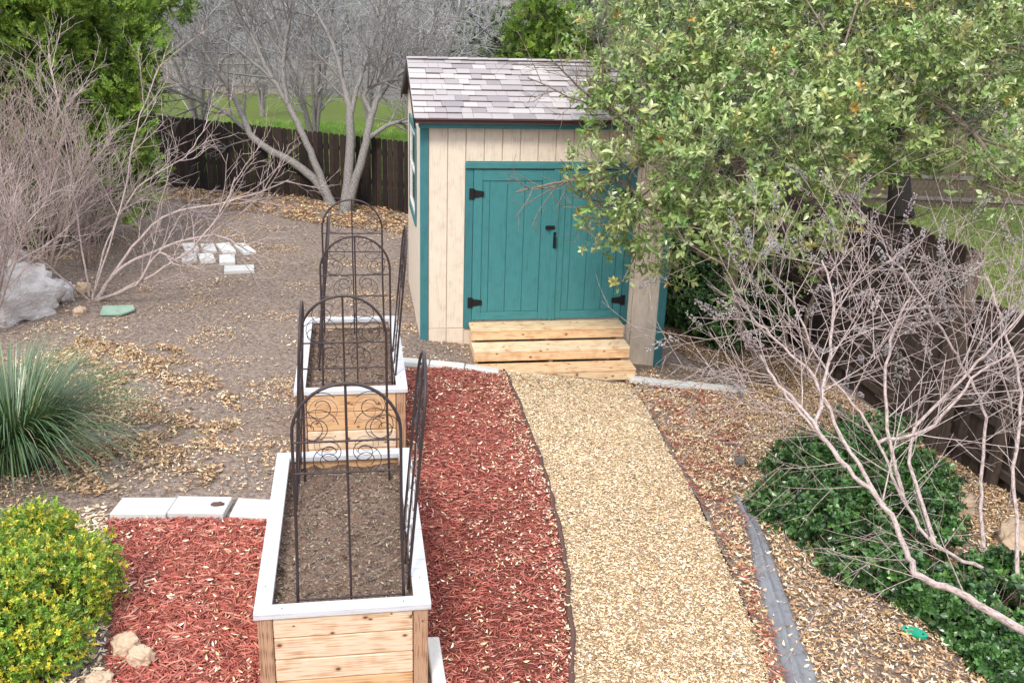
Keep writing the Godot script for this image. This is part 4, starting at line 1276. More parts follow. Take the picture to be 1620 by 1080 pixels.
# ---------------------------------------------------------------- the ground
func make_ground() -> void:
	var xs := [-400.0, -200.0, -100.0, -60.0, -40.0, -28.0, -20.0, -15.0, -12.0, -10.0, -8.5]
	var x := -7.5
	while x < 8.6:
		xs.append(x); x += 0.15
	xs.append_array([9.2, 10.0, 11.0, 12.5, 14.0, 17.0, 20.0, 26.0, 35.0, 60.0, 100.0, 200.0, 400.0])
	var zs := [-400.0, -200.0, -120.0, -90.0, -75.0, -65.0, -58.0, -52.0, -46.0, -41.0, -36.0, -32.0, -29.0, -26.5, -24.5]
	var z := -23.0
	while z < -15.0:
		zs.append(z); z += 0.4
	while z < -1.5:
		zs.append(z); z += 0.15
	zs.append_array([-1.0, 0.0, 1.5, 4.0, 8.0, 15.0, 30.0, 60.0, 150.0])
	var b := Build.new()
	var rows := []
	for zz in zs:
		var row := []
		for xx in xs: row.append(Vector3(xx, land(xx, zz), zz))
		rows.append(row)
	b.sheet(rows)
	struct("ground", b, M.soil)
	# lawns beyond the fences
	var far := []
	for k in 26:
		var row := []
		for m in 30:
			var x2 := lerpf(-34, 20, m / 29.0)
			var line := minf(-19.02 + (x2 + 1.12) * 0.5577 - 0.12, -17.2)
			var z2 := lerpf(line, -54.5, pow(k / 25.0, 1.4))
			row.append(Vector3(x2, land(x2, z2) + 0.05, z2))
		far.append(row)
	var lawn := Build.new()
	lawn.sheet(far)
	struct("lawn", lawn, M.lawn)
	var rows2 := []
	for k in 20:
		var row := []
		for m in 24:
			var p := Vector2(lerpf(6.6, 60, pow(m / 23.0, 1.6)), lerpf(-40, -3, k / 19.0))
			row.append(Vector3(p.x, land(p.x, p.y) + 0.07, p.y))
		rows2.append(row)
	var lawn2 := Build.new()
	lawn2.sheet(rows2)
	struct("lawn", lawn2, M.lawn)
	# mulch beds and the path
	struct("red_mulch", strip_sheet(RED_LEFT, PATH_LEFT, 10, 0.012), M.red_base)
	struct("red_mulch", strip_sheet([Vector2(-1.72, -6.34), Vector2(-1.42, -5.2), Vector2(-1.34, -4.5), Vector2(-1.3, -3.0)], [Vector2(-0.56, -6.22), Vector2(-0.52, -5.2), Vector2(-0.52, -4.5), Vector2(-0.5, -3.0)], 10, 0.012), M.red_base)
	struct("path", strip_sheet(PATH_LEFT, PATH_RIGHT, 14, 0.012), M.path_base)

func make_cover() -> void:
	var all := func(_q): return true
	var patch := fnl(81, 1.0, FastNoiseLite.TYPE_SIMPLEX_SMOOTH, 3)
	var reds := [Color(0.42, 0.115, 0.088), Color(0.33, 0.088, 0.068), Color(0.50, 0.165, 0.13), Color(0.23, 0.063, 0.05), Color(0.56, 0.25, 0.19)]
	var tans := [Color(0.84, 0.66, 0.43), Color(0.74, 0.54, 0.33), Color(0.89, 0.76, 0.55), Color(0.58, 0.40, 0.23), Color(0.92, 0.83, 0.66)]
	var dry := [Color(0.62, 0.43, 0.25), Color(0.74, 0.57, 0.38), Color(0.45, 0.27, 0.14), Color(0.82, 0.70, 0.52), Color(0.34, 0.20, 0.12), Color(0.68, 0.46, 0.26)]
	var mixed := [Color(0.34, 0.21, 0.12), Color(0.22, 0.14, 0.09), Color(0.52, 0.34, 0.19), Color(0.64, 0.47, 0.30), Color(0.75, 0.60, 0.42), Color(0.42, 0.25, 0.13), Color(0.58, 0.38, 0.20)]
	var dull := [Color(0.50, 0.38, 0.25), Color(0.60, 0.48, 0.34), Color(0.40, 0.28, 0.18), Color(0.70, 0.58, 0.43), Color(0.32, 0.22, 0.14)]
	var pale := [Color(0.80, 0.67, 0.50), Color(0.72, 0.55, 0.37), Color(0.86, 0.77, 0.63), Color(0.60, 0.42, 0.27)]
	var crumbs := [Color(0.50, 0.41, 0.31), Color(0.64, 0.54, 0.42), Color(0.34, 0.26, 0.19), Color(0.22, 0.17, 0.14), Color(0.42, 0.31, 0.21)]
	var red_a := strip_outline(RED_LEFT, PATH_LEFT)
	var red_b := PackedVector2Array([Vector2(-1.72, -6.34), Vector2(-0.58, -6.22), Vector2(-0.55, -4.5), Vector2(-0.5, -3.2), Vector2(-1.32, -3.2), Vector2(-1.37, -4.5), Vector2(-1.45, -5.2)])
	var path := strip_outline(PATH_LEFT, PATH_RIGHT)
	var band := strip_outline(PATH_RIGHT, BAND_RIGHT)
	for k in 2:
		cover("mulch_shreds", ["shredded red bark mulch between the beds and the edging", "finer shredded red bark mulch between the beds and the edging"][k], "mulch", shred_mesh(51 + k), spread(red_a, 24000, Vector2(0.02, 0.06), reds, Vector2(0.012, 0.034), 0.25, 101 + k, all))
	cover("mulch_shreds", "shredded red bark mulch in the patch beside the pavers", "mulch", shred_mesh(53), spread(red_b, 32000, Vector2(0.025, 0.08), reds, Vector2(0.012, 0.034), 0.25, 104, all))
	var edge_more := func(p: Vector2) -> bool:           # leaves have gathered along the brown edging and in drifts
		var f := lookup(-p.y, [4.35, 4.64, 5.1, 5.64, 6.28, 7.17, 8.09, 9.26], [1.12, 1.18, 1.27, 1.35, 1.42, 1.49, 1.53, 1.58]) - p.x
		return rng.randf() < 0.10 + 0.9 * exp(-f * 5.5) + clampf(patch.get_noise_2d(p.x * 1.7, p.y * 1.7) * 1.1, 0.0, 0.6)
	cover("fallen_leaves", "dry pale leaves scattered over the red mulch", "leaves", dry_leaf_mesh(61), spread(red_a, 9000, Vector2(0.016, 0.042), pale, Vector2(0.024, 0.045), 0.6, 111, edge_more))
	var side_more := func(p: Vector2) -> bool: return rng.randf() < 0.16 + 0.5 * clampf((p.x + 1.0) * 1.2, 0.0, 1.0) + clampf(patch.get_noise_2d(p.x * 2.0 + 9, p.y * 2.0), 0.0, 0.5)
	cover("fallen_leaves", "dry pale leaves scattered on the mulch patch beside the pavers", "leaves", dry_leaf_mesh(62), spread(red_b, 3400, Vector2(0.016, 0.045), pale, Vector2(0.024, 0.045), 0.6, 113, side_more))
	for k in 2:
		cover("wood_chips", ["tan wood chips covering the garden path", "slivers of tan wood among the path chips"][k], "wood chips", flake_mesh(55) if k == 0 else shred_mesh(56), spread(path, 85000, Vector2(0.009, 0.030), tans, Vector2(0.010, 0.030), 0.45, 121 + k, all))
	cover("path_debris", "dark bits of bark scattered on the chip path", "bark", flake_mesh(57), spread(path, 2600, Vector2(0.008, 0.03), [Color(0.16, 0.11, 0.07), Color(0.26, 0.17, 0.10), Color(0.1, 0.08, 0.06)], Vector2(0.022, 0.034), 0.4, 125, all))
	cover("fallen_leaves", "brown leaves gathered on the path before the steps and along its edges", "leaves", dry_leaf_mesh(63), spread(path, 6500, Vector2(0.018, 0.045), dry, Vector2(0.022, 0.045), 0.6, 127, func(p: Vector2): return rng.randf() < 0.02 + 0.75 * clampf((-p.y - 9.2) / 0.7, 0, 1) * clampf(0.4 + patch.get_noise_2d(p.x * 2, p.y * 2) * 2.0, 0, 1) + 0.35 * clampf((p.x - lookup(-p.y, [4.35, 5.44, 6.15, 6.95, 7.76, 8.91, 9.95], [2.3, 2.51, 2.62, 2.7, 2.79, 2.96, 3.05]) + 0.3) * 2.0, 0, 1)))
	# the leafy band beside the path with red mulch showing
	cover("mulch_shreds", "strip of red mulch showing beside the grey fabric", "mulch", shred_mesh(58), spread(band, 15000, Vector2(0.03, 0.075), reds, Vector2(0.02, 0.055), 0.3, 131, func(p: Vector2): return rng.randf() < clampf(0.55 + patch.get_noise_2d(p.x * 1.5, p.y * 1.5) * 2.2, 0, 1)))
	var litter := PackedVector2Array([Vector2(3.0, -10.1), Vector2(3.6, -10.85), Vector2(4.3, -11.2), Vector2(3.75, -13.6), Vector2(6.15, -13.6), Vector2(6.15, -3.4), Vector2(2.15, -3.4), Vector2(2.34, -4.4), Vector2(2.55, -5.44), Vector2(2.66, -6.15), Vector2(2.75, -6.95), Vector2(2.83, -7.76), Vector2(3.0, -8.91)])
	var on_fabric := func(p: Vector2) -> bool:
		if p.y > -6.8:
			var a := lookup(p.y, [-6.87, -6.2, -5.71, -5.29, -4.7, -4.41, -3.3], [3.06, 2.92, 2.76, 2.66, 2.50, 2.43, 2.2])
			var c := lookup(p.y, [-6.85, -6.22, -5.7, -5.29, -4.75, -4.42, -3.3], [3.14, 3.06, 2.93, 2.85, 2.71, 2.66, 2.5])
			if p.x > a - 0.01 and p.x < c + 0.01: return rng.randf() < 0.10
		var soil_patch := Vector2(4.15, -10.75).distance_to(p) < 0.62
		if soil_patch: return rng.randf() < 0.08
		return rng.randf() < clampf(0.80 + patch.get_noise_2d(p.x * 1.3, p.y * 1.3) * 0.9, 0.15, 1)
	for k in 3:
		cover("fallen_leaves", ["deep litter of dry leaves between the path and the dark fence", "curled brown leaves in the litter toward the dark fence", "pale crumbled leaves in the litter toward the dark fence"][k], "leaves", dry_leaf_mesh(64 + k), spread(litter, 52000, Vector2(0.018, 0.052), mixed if k < 2 else pale, Vector2(0.004, 0.05), 0.7, 141 + k, on_fabric))
	# the bare yard: crumbs everywhere, drifts of leaves in places
	var yard := PackedVector2Array([Vector2(-6.5, -20.0), Vector2(3.0, -16.9), Vector2(0.72, -13.5), Vector2(0.72, -10.95), Vector2(1.25, -10.9), Vector2(1.32, -9.95), Vector2(0.42, -10.02), Vector2(0.42, -9.2), Vector2(-0.52, -9.3), Vector2(-0.52, -6.6), Vector2(-1.75, -6.7), Vector2(-1.5, -5.2), Vector2(-1.36, -3.6), Vector2(-4.5, -3.6), Vector2(-6.5, -12.0)])
	var shred := shred_mesh(59)
	cover("soil_crumbs", "fine straw and twig crumbs over the bare soil yard", "debris", shred, spread(yard, 60000, Vector2(0.008, 0.032), crumbs, Vector2(0.0, 0.008), 0.2, 151, func(p: Vector2): return p.y > -19.0 + p.x * 0.5))
	cover("soil_clods", "small clods and bark bits over the bare soil yard", "debris", flake_mesh(60), spread(yard, 30000, Vector2(0.008, 0.028), [Color(0.34, 0.28, 0.25), Color(0.26, 0.21, 0.185), Color(0.42, 0.36, 0.32), Color(0.20, 0.16, 0.14)], Vector2(0.0, 0.01), 0.5, 152, all))
	cover("soil_clods", "darker damp crumbs of earth in patches on the bare soil yard", "debris", stone_mesh(78, Vector3(1, 0.6, 0.85), 0.3, 5, 7), spread(yard, 110000, Vector2(0.008, 0.026), [Color(0.17, 0.135, 0.12), Color(0.22, 0.18, 0.16), Color(0.135, 0.108, 0.10), Color(0.28, 0.235, 0.21)], Vector2(-0.002, 0.004), 0.4, 153, func(p: Vector2): return rng.randf() < clampf(patch.get_noise_2d(p.x * 0.75 - 20, p.y * 0.75) * 2.6 - 0.15, 0.02, 0.85)))
	cover("wood_chips", "tan chips spilled over the edging onto the red mulch", "wood chips", flake_mesh(69), spread(red_a, 9000, Vector2(0.010, 0.028), tans, Vector2(0.024, 0.036), 0.45, 155, func(p: Vector2): return rng.randf() < exp(-(lookup(-p.y, [4.49, 4.76, 5.2, 5.7, 6.28, 7.17, 8.09, 9.26], [1.15, 1.22, 1.29, 1.37, 1.42, 1.49, 1.53, 1.58]) - p.x) * 11.0)))
	var drifts := func(p: Vector2) -> bool:
		var f := patch.get_noise_2d(p.x * 0.9 + 30, p.y * 0.9) * 1.9 - 0.2
		f += 0.75 * exp(-Vector2(-1.9, -7.7).distance_squared_to(p) / 1.1)
		f += 0.6 * exp(-Vector2(-0.75, -8.9).distance_squared_to(p) / 0.3)
		f += 0.5 * exp(-Vector2(-0.9, -9.8).distance_squared_to(p) / 0.5)
		f += 0.7 * exp(-Vector2(-3.0, -10.8).distance_squared_to(p) / 1.2)
		f += 1.1 * exp(-absf(p.y - (-18.2 + (p.x + 0.5) * 0.45)) * 1.6)
		f += 0.6 * exp(-Vector2(1.0, -10.5).distance_squared_to(p) / 0.2)
		f += 0.55 * exp(-Vector2(0.62, -11.8).distance_squared_to(p) / 0.5)
		if p.y > -7.2 and p.x < -1.45: f += 0.35
		return rng.randf() < clampf(f, 0.012, 1.0)
	cover("fallen_leaves", "drifts of dry tan leaves on the bare soil yard", "leaves", dry_leaf_mesh(67), spread(yard, 105000, Vector2(0.018, 0.046), dry, Vector2(0.0, 0.03), 0.6, 161, drifts))
	cover("fallen_leaves", "pale straw-coloured leaves drifted on the bare soil yard", "leaves", dry_leaf_mesh(68), spread(yard, 80000, Vector2(0.015, 0.040), pale, Vector2(0.0, 0.03), 0.6, 163, drifts))
	var heap := PackedVector2Array([Vector2(-3.1, -11.2), Vector2(-1.9, -10.6), Vector2(-1.2, -9.0), Vector2(-0.85, -7.9), Vector2(-1.15, -6.72), Vector2(-2.0, -6.75), Vector2(-2.8, -7.2), Vector2(-3.3, -9.0)])
	for k in 2:
		cover("fallen_leaves", ["thick tan leaves gathered around the spiky grass", "brown crumpled leaves gathered around the spiky grass"][k], "leaves", dry_leaf_mesh(74 + k), spread(heap, 19000, Vector2(0.024, 0.062), mixed if k else dull, Vector2(0.0, 0.035), 0.7, 165 + k, func(p: Vector2): return rng.randf() < clampf(0.5 - (p.x + 2.2) * 0.38 + patch.get_noise_2d(p.x * 1.6, p.y * 1.6) * 2.2, 0.02, 1)))
	var fence_foot := PackedVector2Array([Vector2(-3.4, -20.1), Vector2(-0.2, -18.45), Vector2(2.6, -16.85), Vector2(2.3, -15.5), Vector2(0.75, -16.2), Vector2(-0.6, -16.7), Vector2(-1.6, -17.5), Vector2(-3.5, -18.7)])
	cover("fallen_leaves", "brown leaves lying along the foot of the dark fence by the bare trees", "leaves", dry_leaf_mesh(79), spread(fence_foot, 26000, Vector2(0.035, 0.09), mixed, Vector2(0.0, 0.05), 0.7, 169, func(p: Vector2): return rng.randf() < clampf(0.7 + patch.get_noise_2d(p.x * 1.5, p.y * 1.5) * 1.6, 0.05, 1)))
	var corner := PackedVector2Array([Vector2(-1.8, -6.6), Vector2(-1.5, -5.4), Vector2(-1.36, -4.2), Vector2(-2.4, -4.2), Vector2(-2.5, -6.3)])
	cover("fallen_leaves", "straw and dry leaves under the yellow-green shrub", "leaves", dry_leaf_mesh(76), spread(corner, 6000, Vector2(0.02, 0.055), pale, Vector2(0.0, 0.03), 0.6, 168, all))
	# thin grass starting in the soil, and lawn blades beyond the fences
	var blade := Build.new()
	for k in 7:
		var a := k * 0.9
		var d := Vector3(cos(a), 0, sin(a))
		var q := Vector3(-d.z, 0, d.x)
		blade.face([d * 0.1 - q * 0.05, d * 0.1 + q * 0.05, d * 0.55 + Vector3(0, 0.75 + 0.1 * (k % 3), 0)], q.cross(Vector3.UP))
	var sprouts := func(p: Vector2) -> bool: return rng.randf() < 0.9 * exp(-Vector2(-1.55, -8.1).distance_squared_to(p) / 0.10) + 0.35 * exp(-Vector2(-1.0, -14.3).distance_squared_to(p) / 0.5) + 0.3 * exp(-Vector2(-2.2, -14.2).distance_squared_to(p) / 0.2) + 0.003
	cover("sparse_grass", "thin yellowing grass sprouting in the bare soil", "grass", blade.mesh(), spread(yard, 45000, Vector2(0.02, 0.05), [Color(0.30, 0.29, 0.12), Color(0.22, 0.25, 0.09), Color(0.42, 0.36, 0.2)], Vector2(0, 0.002), 0.3, 171, sprouts))
	var green := [Color(0.13, 0.26, 0.04), Color(0.17, 0.31, 0.05), Color(0.10, 0.20, 0.035), Color(0.24, 0.33, 0.09)]
	var meadow := PackedVector2Array([Vector2(-8, -23.2), Vector2(3.4, -16.9), Vector2(4, -36), Vector2(-14, -40)])
	cover("lawn_grass", "bright green grass beyond the dark fence", "grass", blade.mesh(), spread(meadow, 42000, Vector2(0.10, 0.22), green, Vector2(0.04, 0.06), 0.3, 173, all))
	cover("lawn_grass", "straw-coloured patches in the grass beyond the dark fence", "grass", blade.mesh(), spread(meadow, 30000, Vector2(0.08, 0.2), [Color(0.40, 0.38, 0.15), Color(0.34, 0.36, 0.10), Color(0.46, 0.40, 0.22)], Vector2(0.04, 0.06), 0.3, 175, func(p: Vector2): return rng.randf() < clampf(patch.get_noise_2d(p.x * 0.4, p.y * 0.4) * 1.6, 0.03, 0.8)))
	var pale_green := [Color(0.24, 0.32, 0.09), Color(0.32, 0.38, 0.14), Color(0.20, 0.28, 0.08), Color(0.38, 0.38, 0.2)]
	var next_door := PackedVector2Array([Vector2(6.7, -7.0), Vector2(22, -10), Vector2(22, -21.6), Vector2(8.6, -25.0), Vector2(6.7, -22)])
	cover("lawn_grass", "pale green grass of the neighbouring lawn", "grass", blade.mesh(), spread(next_door, 42000, Vector2(0.06, 0.14), pale_green, Vector2(0.06, 0.08), 0.3, 174, all))


# ---------------------------------------------------------------- plants
func tree_lines(parent: Node3D, called: String, lines: Array, r0: float, r1: float, m: Material, sides := 8, per := 5) -> Array:
	var out := []
	var first := -1.0
	for k in lines.size():
		var pts := smooth_line(lines[k], per)
		for j in range(1, pts.size()): pts[j] += rdir() * 0.012
		var start := r0 if k == 0 else r0 * (0.85 if lines[k][0].is_equal_approx(lines[0][0]) else 0.5)
		var b := Build.new()
		var rr := tapered(pts.size(), start, r1)
		if lines[k][0].y < 0.5:
			for j in 3: rr[j] *= [1.3, 1.14, 1.04][j]
		b.tube(pts, rr, sides)
		part(called if k == 0 or lines[k][0].is_equal_approx(lines[0][0]) else "limb", b.mesh(), m, parent, at(-parent.position))
		out.append(pts)
	return out

func twigs(parent: Node3D, called: String, lines: Array, spec: Array, m: Material, sd: int, tips: Array, from := 0.3) -> void:
	rng.seed = sd
	var b := Build.new()
	for pts in lines: shoots(b, pts, 0.01, 0, spec, tips, from)
	part(called, b.mesh(), m, parent, at(-parent.position))

func ground_of(p: Vector3) -> Vector3: return Vector3(p.x, land(p.x, p.z), p.z)

func make_plants() -> void:
	var tips := []
	# the oak whose branches hang before the shed
	var oak := thing("oak_tree", "leafy evergreen oak with slim stems whose branches hang before the shed doors", "tree", ground_of(OAK_STEMS[0][0]))
	rng.seed = 201
	var stems := tree_lines(oak, "trunk", OAK_STEMS, 0.062, 0.018, M.brown_bark)
	twigs(oak, "branches", stems, [{"n": 9, "len": 0.9, "ang": 0.9, "r": 0.012, "wob": 0.16, "rise": 0.03, "seg": 6}, {"n": 5, "len": 0.45, "ang": 0.8, "r": 0.006, "wob": 0.18, "rise": 0.0, "seg": 4}, {"n": 3, "len": 0.22, "ang": 0.8, "r": 0.003, "wob": 0.2, "rise": 0.0, "seg": 3}], M.brown_bark, 202, tips, 0.3)
	var feeders := Build.new()                      # a branch out to every clump of the crown
	rng.seed = 203
	for c in OAK_CLUMPS:
		var best := Vector3.ZERO
		var dist := 99.0
		for s in stems:
			for p in s:
				if p.distance_to(c[0]) < dist and p.y > 0.6:
					dist = p.distance_to(c[0]); best = p
		var mid: Vector3 = best.lerp(c[0], 0.5) + Vector3(0, 0.1, 0) + rdir() * 0.1
		var line := smooth_line([best, mid, c[0]], 5)
		feeders.tube(line, tapered(line.size(), 0.014, 0.005), 5)
		shoots(feeders, line, 0.01, 0, [{"n": 12, "len": c[1] * 1.1, "ang": 1.0, "r": 0.004, "wob": 0.2, "rise": 0.02, "seg": 4}, {"n": 3, "len": c[1] * 0.5, "ang": 0.8, "r": 0.0025, "wob": 0.2, "rise": 0.0, "seg": 3}], tips, 0.4)
	part("branches", feeders.mesh(), M.brown_bark, oak, at(-oak.position))
	var bark_tint := Color(1.6, 1.2, 1.6)
	var oak_sprigs := [sprig(211, 9, 0.072, 0.030, 0.10, 1.15, bark_tint, 0.4), sprig(212, 6, 0.088, 0.035, 0.09, 1.3, bark_tint, 0.4), sprig(213, 11, 0.058, 0.026, 0.14, 0.9, bark_tint, 0.4), sprig(216, 4, 0.078, 0.032, 0.12, 0.8, bark_tint, 0.4), sprig(217, 8, 0.066, 0.029, 0.16, 1.4, bark_tint, 0.4)]
	var greens := [Color(0.12, 0.20, 0.055), Color(0.17, 0.26, 0.075), Color(0.24, 0.32, 0.11), Color(0.29, 0.35, 0.13), Color(0.15, 0.24, 0.06), Color(0.34, 0.39, 0.19), Color(0.22, 0.29, 0.085), Color(0.38, 0.36, 0.12)]
	var spots := crown_places(OAK_CLUMPS, 6800, Vector2(0.65, 1.35), 214, 0.9, -0.13)
	var hues := tones(spots, greens, 0.2, 0.3, 215)
	for k in hues.size():
		if k % 97 == 0: hues[k] = Color(0.42, 0.27, 0.07)
	crown(oak_sprigs, M.leaf, spots, hues.map(func(q): return q * 1.3), oak)
	for c in oak.get_children():
		if c is MultiMeshInstance3D: c.position = -oak.position
	# the nearest leaves, each one a leaf of its own
	var blades := []
	for k in 4:
		rng.seed = 220 + k
		var b := Build.new()
		leaf_shape(b, Transform3D.IDENTITY, rnd(0.070, 0.088), rnd(0.030, 0.037), rnd(0.08, 0.2), rnd(0.05, 0.25))
		blades.append(b.mesh())
	var leaf_mats := []
	for g in greens:
		var m := leafy(0.42, 0.35)
		m.vertex_color_use_as_albedo = false
		m.albedo_color = g.linear_to_srgb()
		leaf_mats.append(m)
	rng.seed = 231
	for k in 300:
		var c: Array = OAK_CLUMPS[rng.randi() % OAK_CLUMPS.size()]
		var d := (rdir() + Vector3(-0.2, 0.25, 0.9)).normalized()
		var p: Vector3 = c[0] + d * c[1] * rnd(0.85, 1.05)
		part("leaf", blades[k % 4], leaf_mats[rng.randi() % leaf_mats.size()], oak, at(p - oak.position, basis_y((d + rdir() * 0.8).normalized(), rnd(0, TAU), 1.0)))
	# darker oaks further back, to the side and beyond the fence
	var deep := [Color(0.055, 0.085, 0.04), Color(0.085, 0.125, 0.055), Color(0.12, 0.165, 0.08), Color(0.16, 0.20, 0.115), Color(0.07, 0.11, 0.05), Color(0.20, 0.235, 0.15)]
	var old := thing("oak_tree", "old oak with a dark leaning trunk and heavy black limb beyond the fence", "tree", ground_of(DARK_LIMB[0][0]))
	rng.seed = 240
	var limbs := tree_lines(old, "trunk", DARK_LIMB, 0.20, 0.07, M.dark_bark)
	twigs(old, "branches", limbs, [{"n": 9, "len": 1.7, "ang": 1.0, "r": 0.03, "wob": 0.22, "rise": 0.02, "seg": 7}, {"n": 6, "len": 0.7, "ang": 0.9, "r": 0.012, "wob": 0.22, "rise": 0.0, "seg": 5}, {"n": 4, "len": 0.35, "ang": 0.8, "r": 0.006, "wob": 0.2, "rise": -0.02, "seg": 3}], M.dark_bark, 241, tips, 0.3)
	var clumps := []
	rng.seed = 242
	for k in 60:
		clumps.append([Vector3(rnd(5.2, 14.2), rnd(2.0, 5.2), rnd(-19.5, -14.6)), rnd(0.45, 0.85)])
	for k in 12: clumps.append([Vector3(rnd(4.0, 8.6), rnd(0.9, 2.4), rnd(-17.5, -15.0)), rnd(0.4, 0.7)])
	var far_sprigs := [sprig(245, 7, 0.10, 0.042, 0.13, 1.15, bark_tint), sprig(246, 8, 0.09, 0.038, 0.14, 1.1, bark_tint)]
	spots = crown_places(clumps, 7500, Vector2(0.85, 1.4), 247, 0.9, -0.18)
	crown(far_sprigs, M.leaf, spots, tones(spots, deep.map(func(q): return q * 1.1), 0.22, 0.4, 248), old)
	var specs := [[Vector3(5.2, 0, -25.5), 2.6, "dense evergreen oak standing behind the shed roof", 60], [Vector3(10.5, 0, -30.0), 3.2, "dense evergreen oak beyond the neighbouring lawn fence", 70], [Vector3(18.0, 0, -29.0), 3.4, "broad evergreen oak at the neighbouring lawn's far corner", 70], [Vector3(-1.2, 0, -58.5), 3.2, "grey-green tree behind the far pale fence", 60], [Vector3(-9.5, 0, -57.5), 3.4, "green tree behind the far pale fence, beyond the cedar", 60], [Vector3(6.0, 0, -60.0), 3.4, "dull green tree behind the far fence, above the shed ridge", 60]]
	for k in specs.size():
		var s: Array = specs[k]
		var p: Vector3 = ground_of(s[0])
		var o := thing("oak_tree" if k < 3 else "field_tree", s[2], "tree", p)
		rng.seed = 250 + k
		var lines := tree_lines(o, "trunk", [[p, p + Vector3(0.1, 1.2, 0.1), p + Vector3(0.3, 2.6, 0), p + Vector3(0.2, 4.0, 0.2)], [p + Vector3(0.1, 1.2, 0.1), p + Vector3(-0.8, 2.4, 0.4), p + Vector3(-1.5, 3.4, 0.5)], [p + Vector3(0.1, 1.2, 0.1), p + Vector3(1.0, 2.2, 0.5), p + Vector3(1.8, 3.2, 0.6)]], 0.2, 0.06, M.dark_bark)
		twigs(o, "branches", lines, [{"n": 8, "len": 1.4, "ang": 1.0, "r": 0.03, "wob": 0.2, "rise": 0.02, "seg": 5}, {"n": 5, "len": 0.7, "ang": 0.9, "r": 0.012, "wob": 0.2, "rise": 0.0, "seg": 4}], M.dark_bark, 260 + k, tips)
		var cl := []
		for j in s[3]:
			var d := rdir()
			cl.append([p + Vector3(0, s[1] * 0.95, 0) + Vector3(d.x, d.y * 0.85, d.z) * s[1] * rnd(0.4, 1.0), rnd(0.4, 0.8)])
		spots = crown_places(cl, 3600 if k < 3 else 3000, Vector2(1.0, 1.7) if k < 3 else Vector2(1.8, 2.8), 270 + k, 0.9, -0.15)
		var hue := deep if k < 3 else [Color(0.10, 0.14, 0.08), Color(0.14, 0.18, 0.11), Color(0.18, 0.21, 0.15), Color(0.12, 0.17, 0.08)]
		crown(far_sprigs, M.leaf, spots, tones(spots, hue, 0.2, 0.4, 280 + k), o)
		for c in o.get_children():
			if c is MultiMeshInstance3D: c.position = -p
	for c in old.get_children():
		if c is MultiMeshInstance3D: c.position = -old.position
	# cedars
	var fronds := [frond(301, 0.17), frond(302, 0.20), frond(303, 0.15)]
	var cedar_hues := [Color(0.09, 0.16, 0.025), Color(0.14, 0.235, 0.035), Color(0.20, 0.31, 0.045), Color(0.055, 0.10, 0.02), Color(0.16, 0.26, 0.04)]
	var cedars := [[Vector3(-5.0, 0, -16.0), 1.5, 8.0, 21000, "bright green cedar towering behind the leafless shrub"], [Vector3(4.15, 0, -21.8), 1.15, 4.2, 6500, "yellow-green juniper peeking over the shed ridge"], [Vector3(-9.0, 0, -21.0), 1.9, 6.5, 6000, "dark cedar behind the bright green one"]]
	for k in cedars.size():
		var s: Array = cedars[k]
		var p: Vector3 = ground_of(s[0])
		var o := thing("cedar_tree", s[4], "tree", p)
		rng.seed = 310 + k
		var lines := tree_lines(o, "trunk", [[p, p + Vector3(0.05, s[2] * 0.5, 0), p + Vector3(0, s[2], 0)]], 0.14, 0.02, M.brown_bark)
		var cl := []
		for j in 130:
			var y: float = rnd(0.25, s[2] * (0.7 if k == 0 else 1.0))
			var rr: float = s[1] * (0.85 + 0.15 * sin(y * 2.1 + k)) * clampf(1.5 - y / s[2], 0.15, 1.0) * clampf(0.8 + y * 0.3, 0.8, 1.0)
			var a := rnd(0, TAU)
			cl.append([p + Vector3(cos(a) * rr * rnd(0.55, 1), y, sin(a) * rr * rnd(0.55, 1)), rnd(0.22, 0.42)])
		if k == 0:
			for j in 7: cl.append([Vector3(-3.5 + j * 0.14, 3.35 + rnd(-0.2, 0.25), -17.9 + rnd(-0.2, 0.2)), rnd(0.16, 0.26)])
			for c in CEDAR_CLUMPS: cl.append(c)
		twigs(o, "branches", lines, [{"n": 46, "len": s[1] * 0.85, "ang": 1.15, "r": 0.018, "wob": 0.12, "rise": 0.05, "seg": 5}, {"n": 5, "len": 0.35, "ang": 0.8, "r": 0.007, "wob": 0.15, "rise": 0.05, "seg": 3}], M.brown_bark, 320 + k, tips, 0.06)
		spots = crown_places(cl, s[3], Vector2(0.8, 1.35), 330 + k, 1.0, -0.3, 0.6)
		crown(fronds, M.needle, spots, tones(spots, cedar_hues, 0.22, 0.5, 340 + k), o)
		for c in o.get_children():
			if c is MultiMeshInstance3D: c.position = -p
	# the two bare trees before the dark fence
	var winter := [{"n": 11, "len": 1.3, "ang": 0.75, "r": 0.018, "wob": 0.14, "rise": 0.05, "seg": 7}, {"n": 6, "len": 0.65, "ang": 0.7, "r": 0.008, "wob": 0.16, "rise": 0.02, "seg": 5}, {"n": 5, "len": 0.32, "ang": 0.7, "r": 0.0045, "wob": 0.18, "rise": 0.0, "seg": 4}]
	for k in 2:
		var src: Array = [BARE_A, BARE_B][k]
		var o := thing("bare_tree", ["leafless grey tree with two long leaning trunks before the dark fence", "leafless grey tree with upright knotted trunks beside the shed"][k], "tree", ground_of(src[0][0]), 0.0, "leafless trees by the dark fence")
		rng.seed = 350 + k
		src = src.duplicate(true)
		for l in src:
			if l[0].y < 0.4: l[0].y = land(l[0].x, l[0].z) - 0.05
		var lines := tree_lines(o, "trunk", src, 0.098 if k == 0 else 0.10, 0.018, M.grey_bark)
		twigs(o, "branches", lines, winter, M.grey_bark, 352 + k, tips, 0.42)
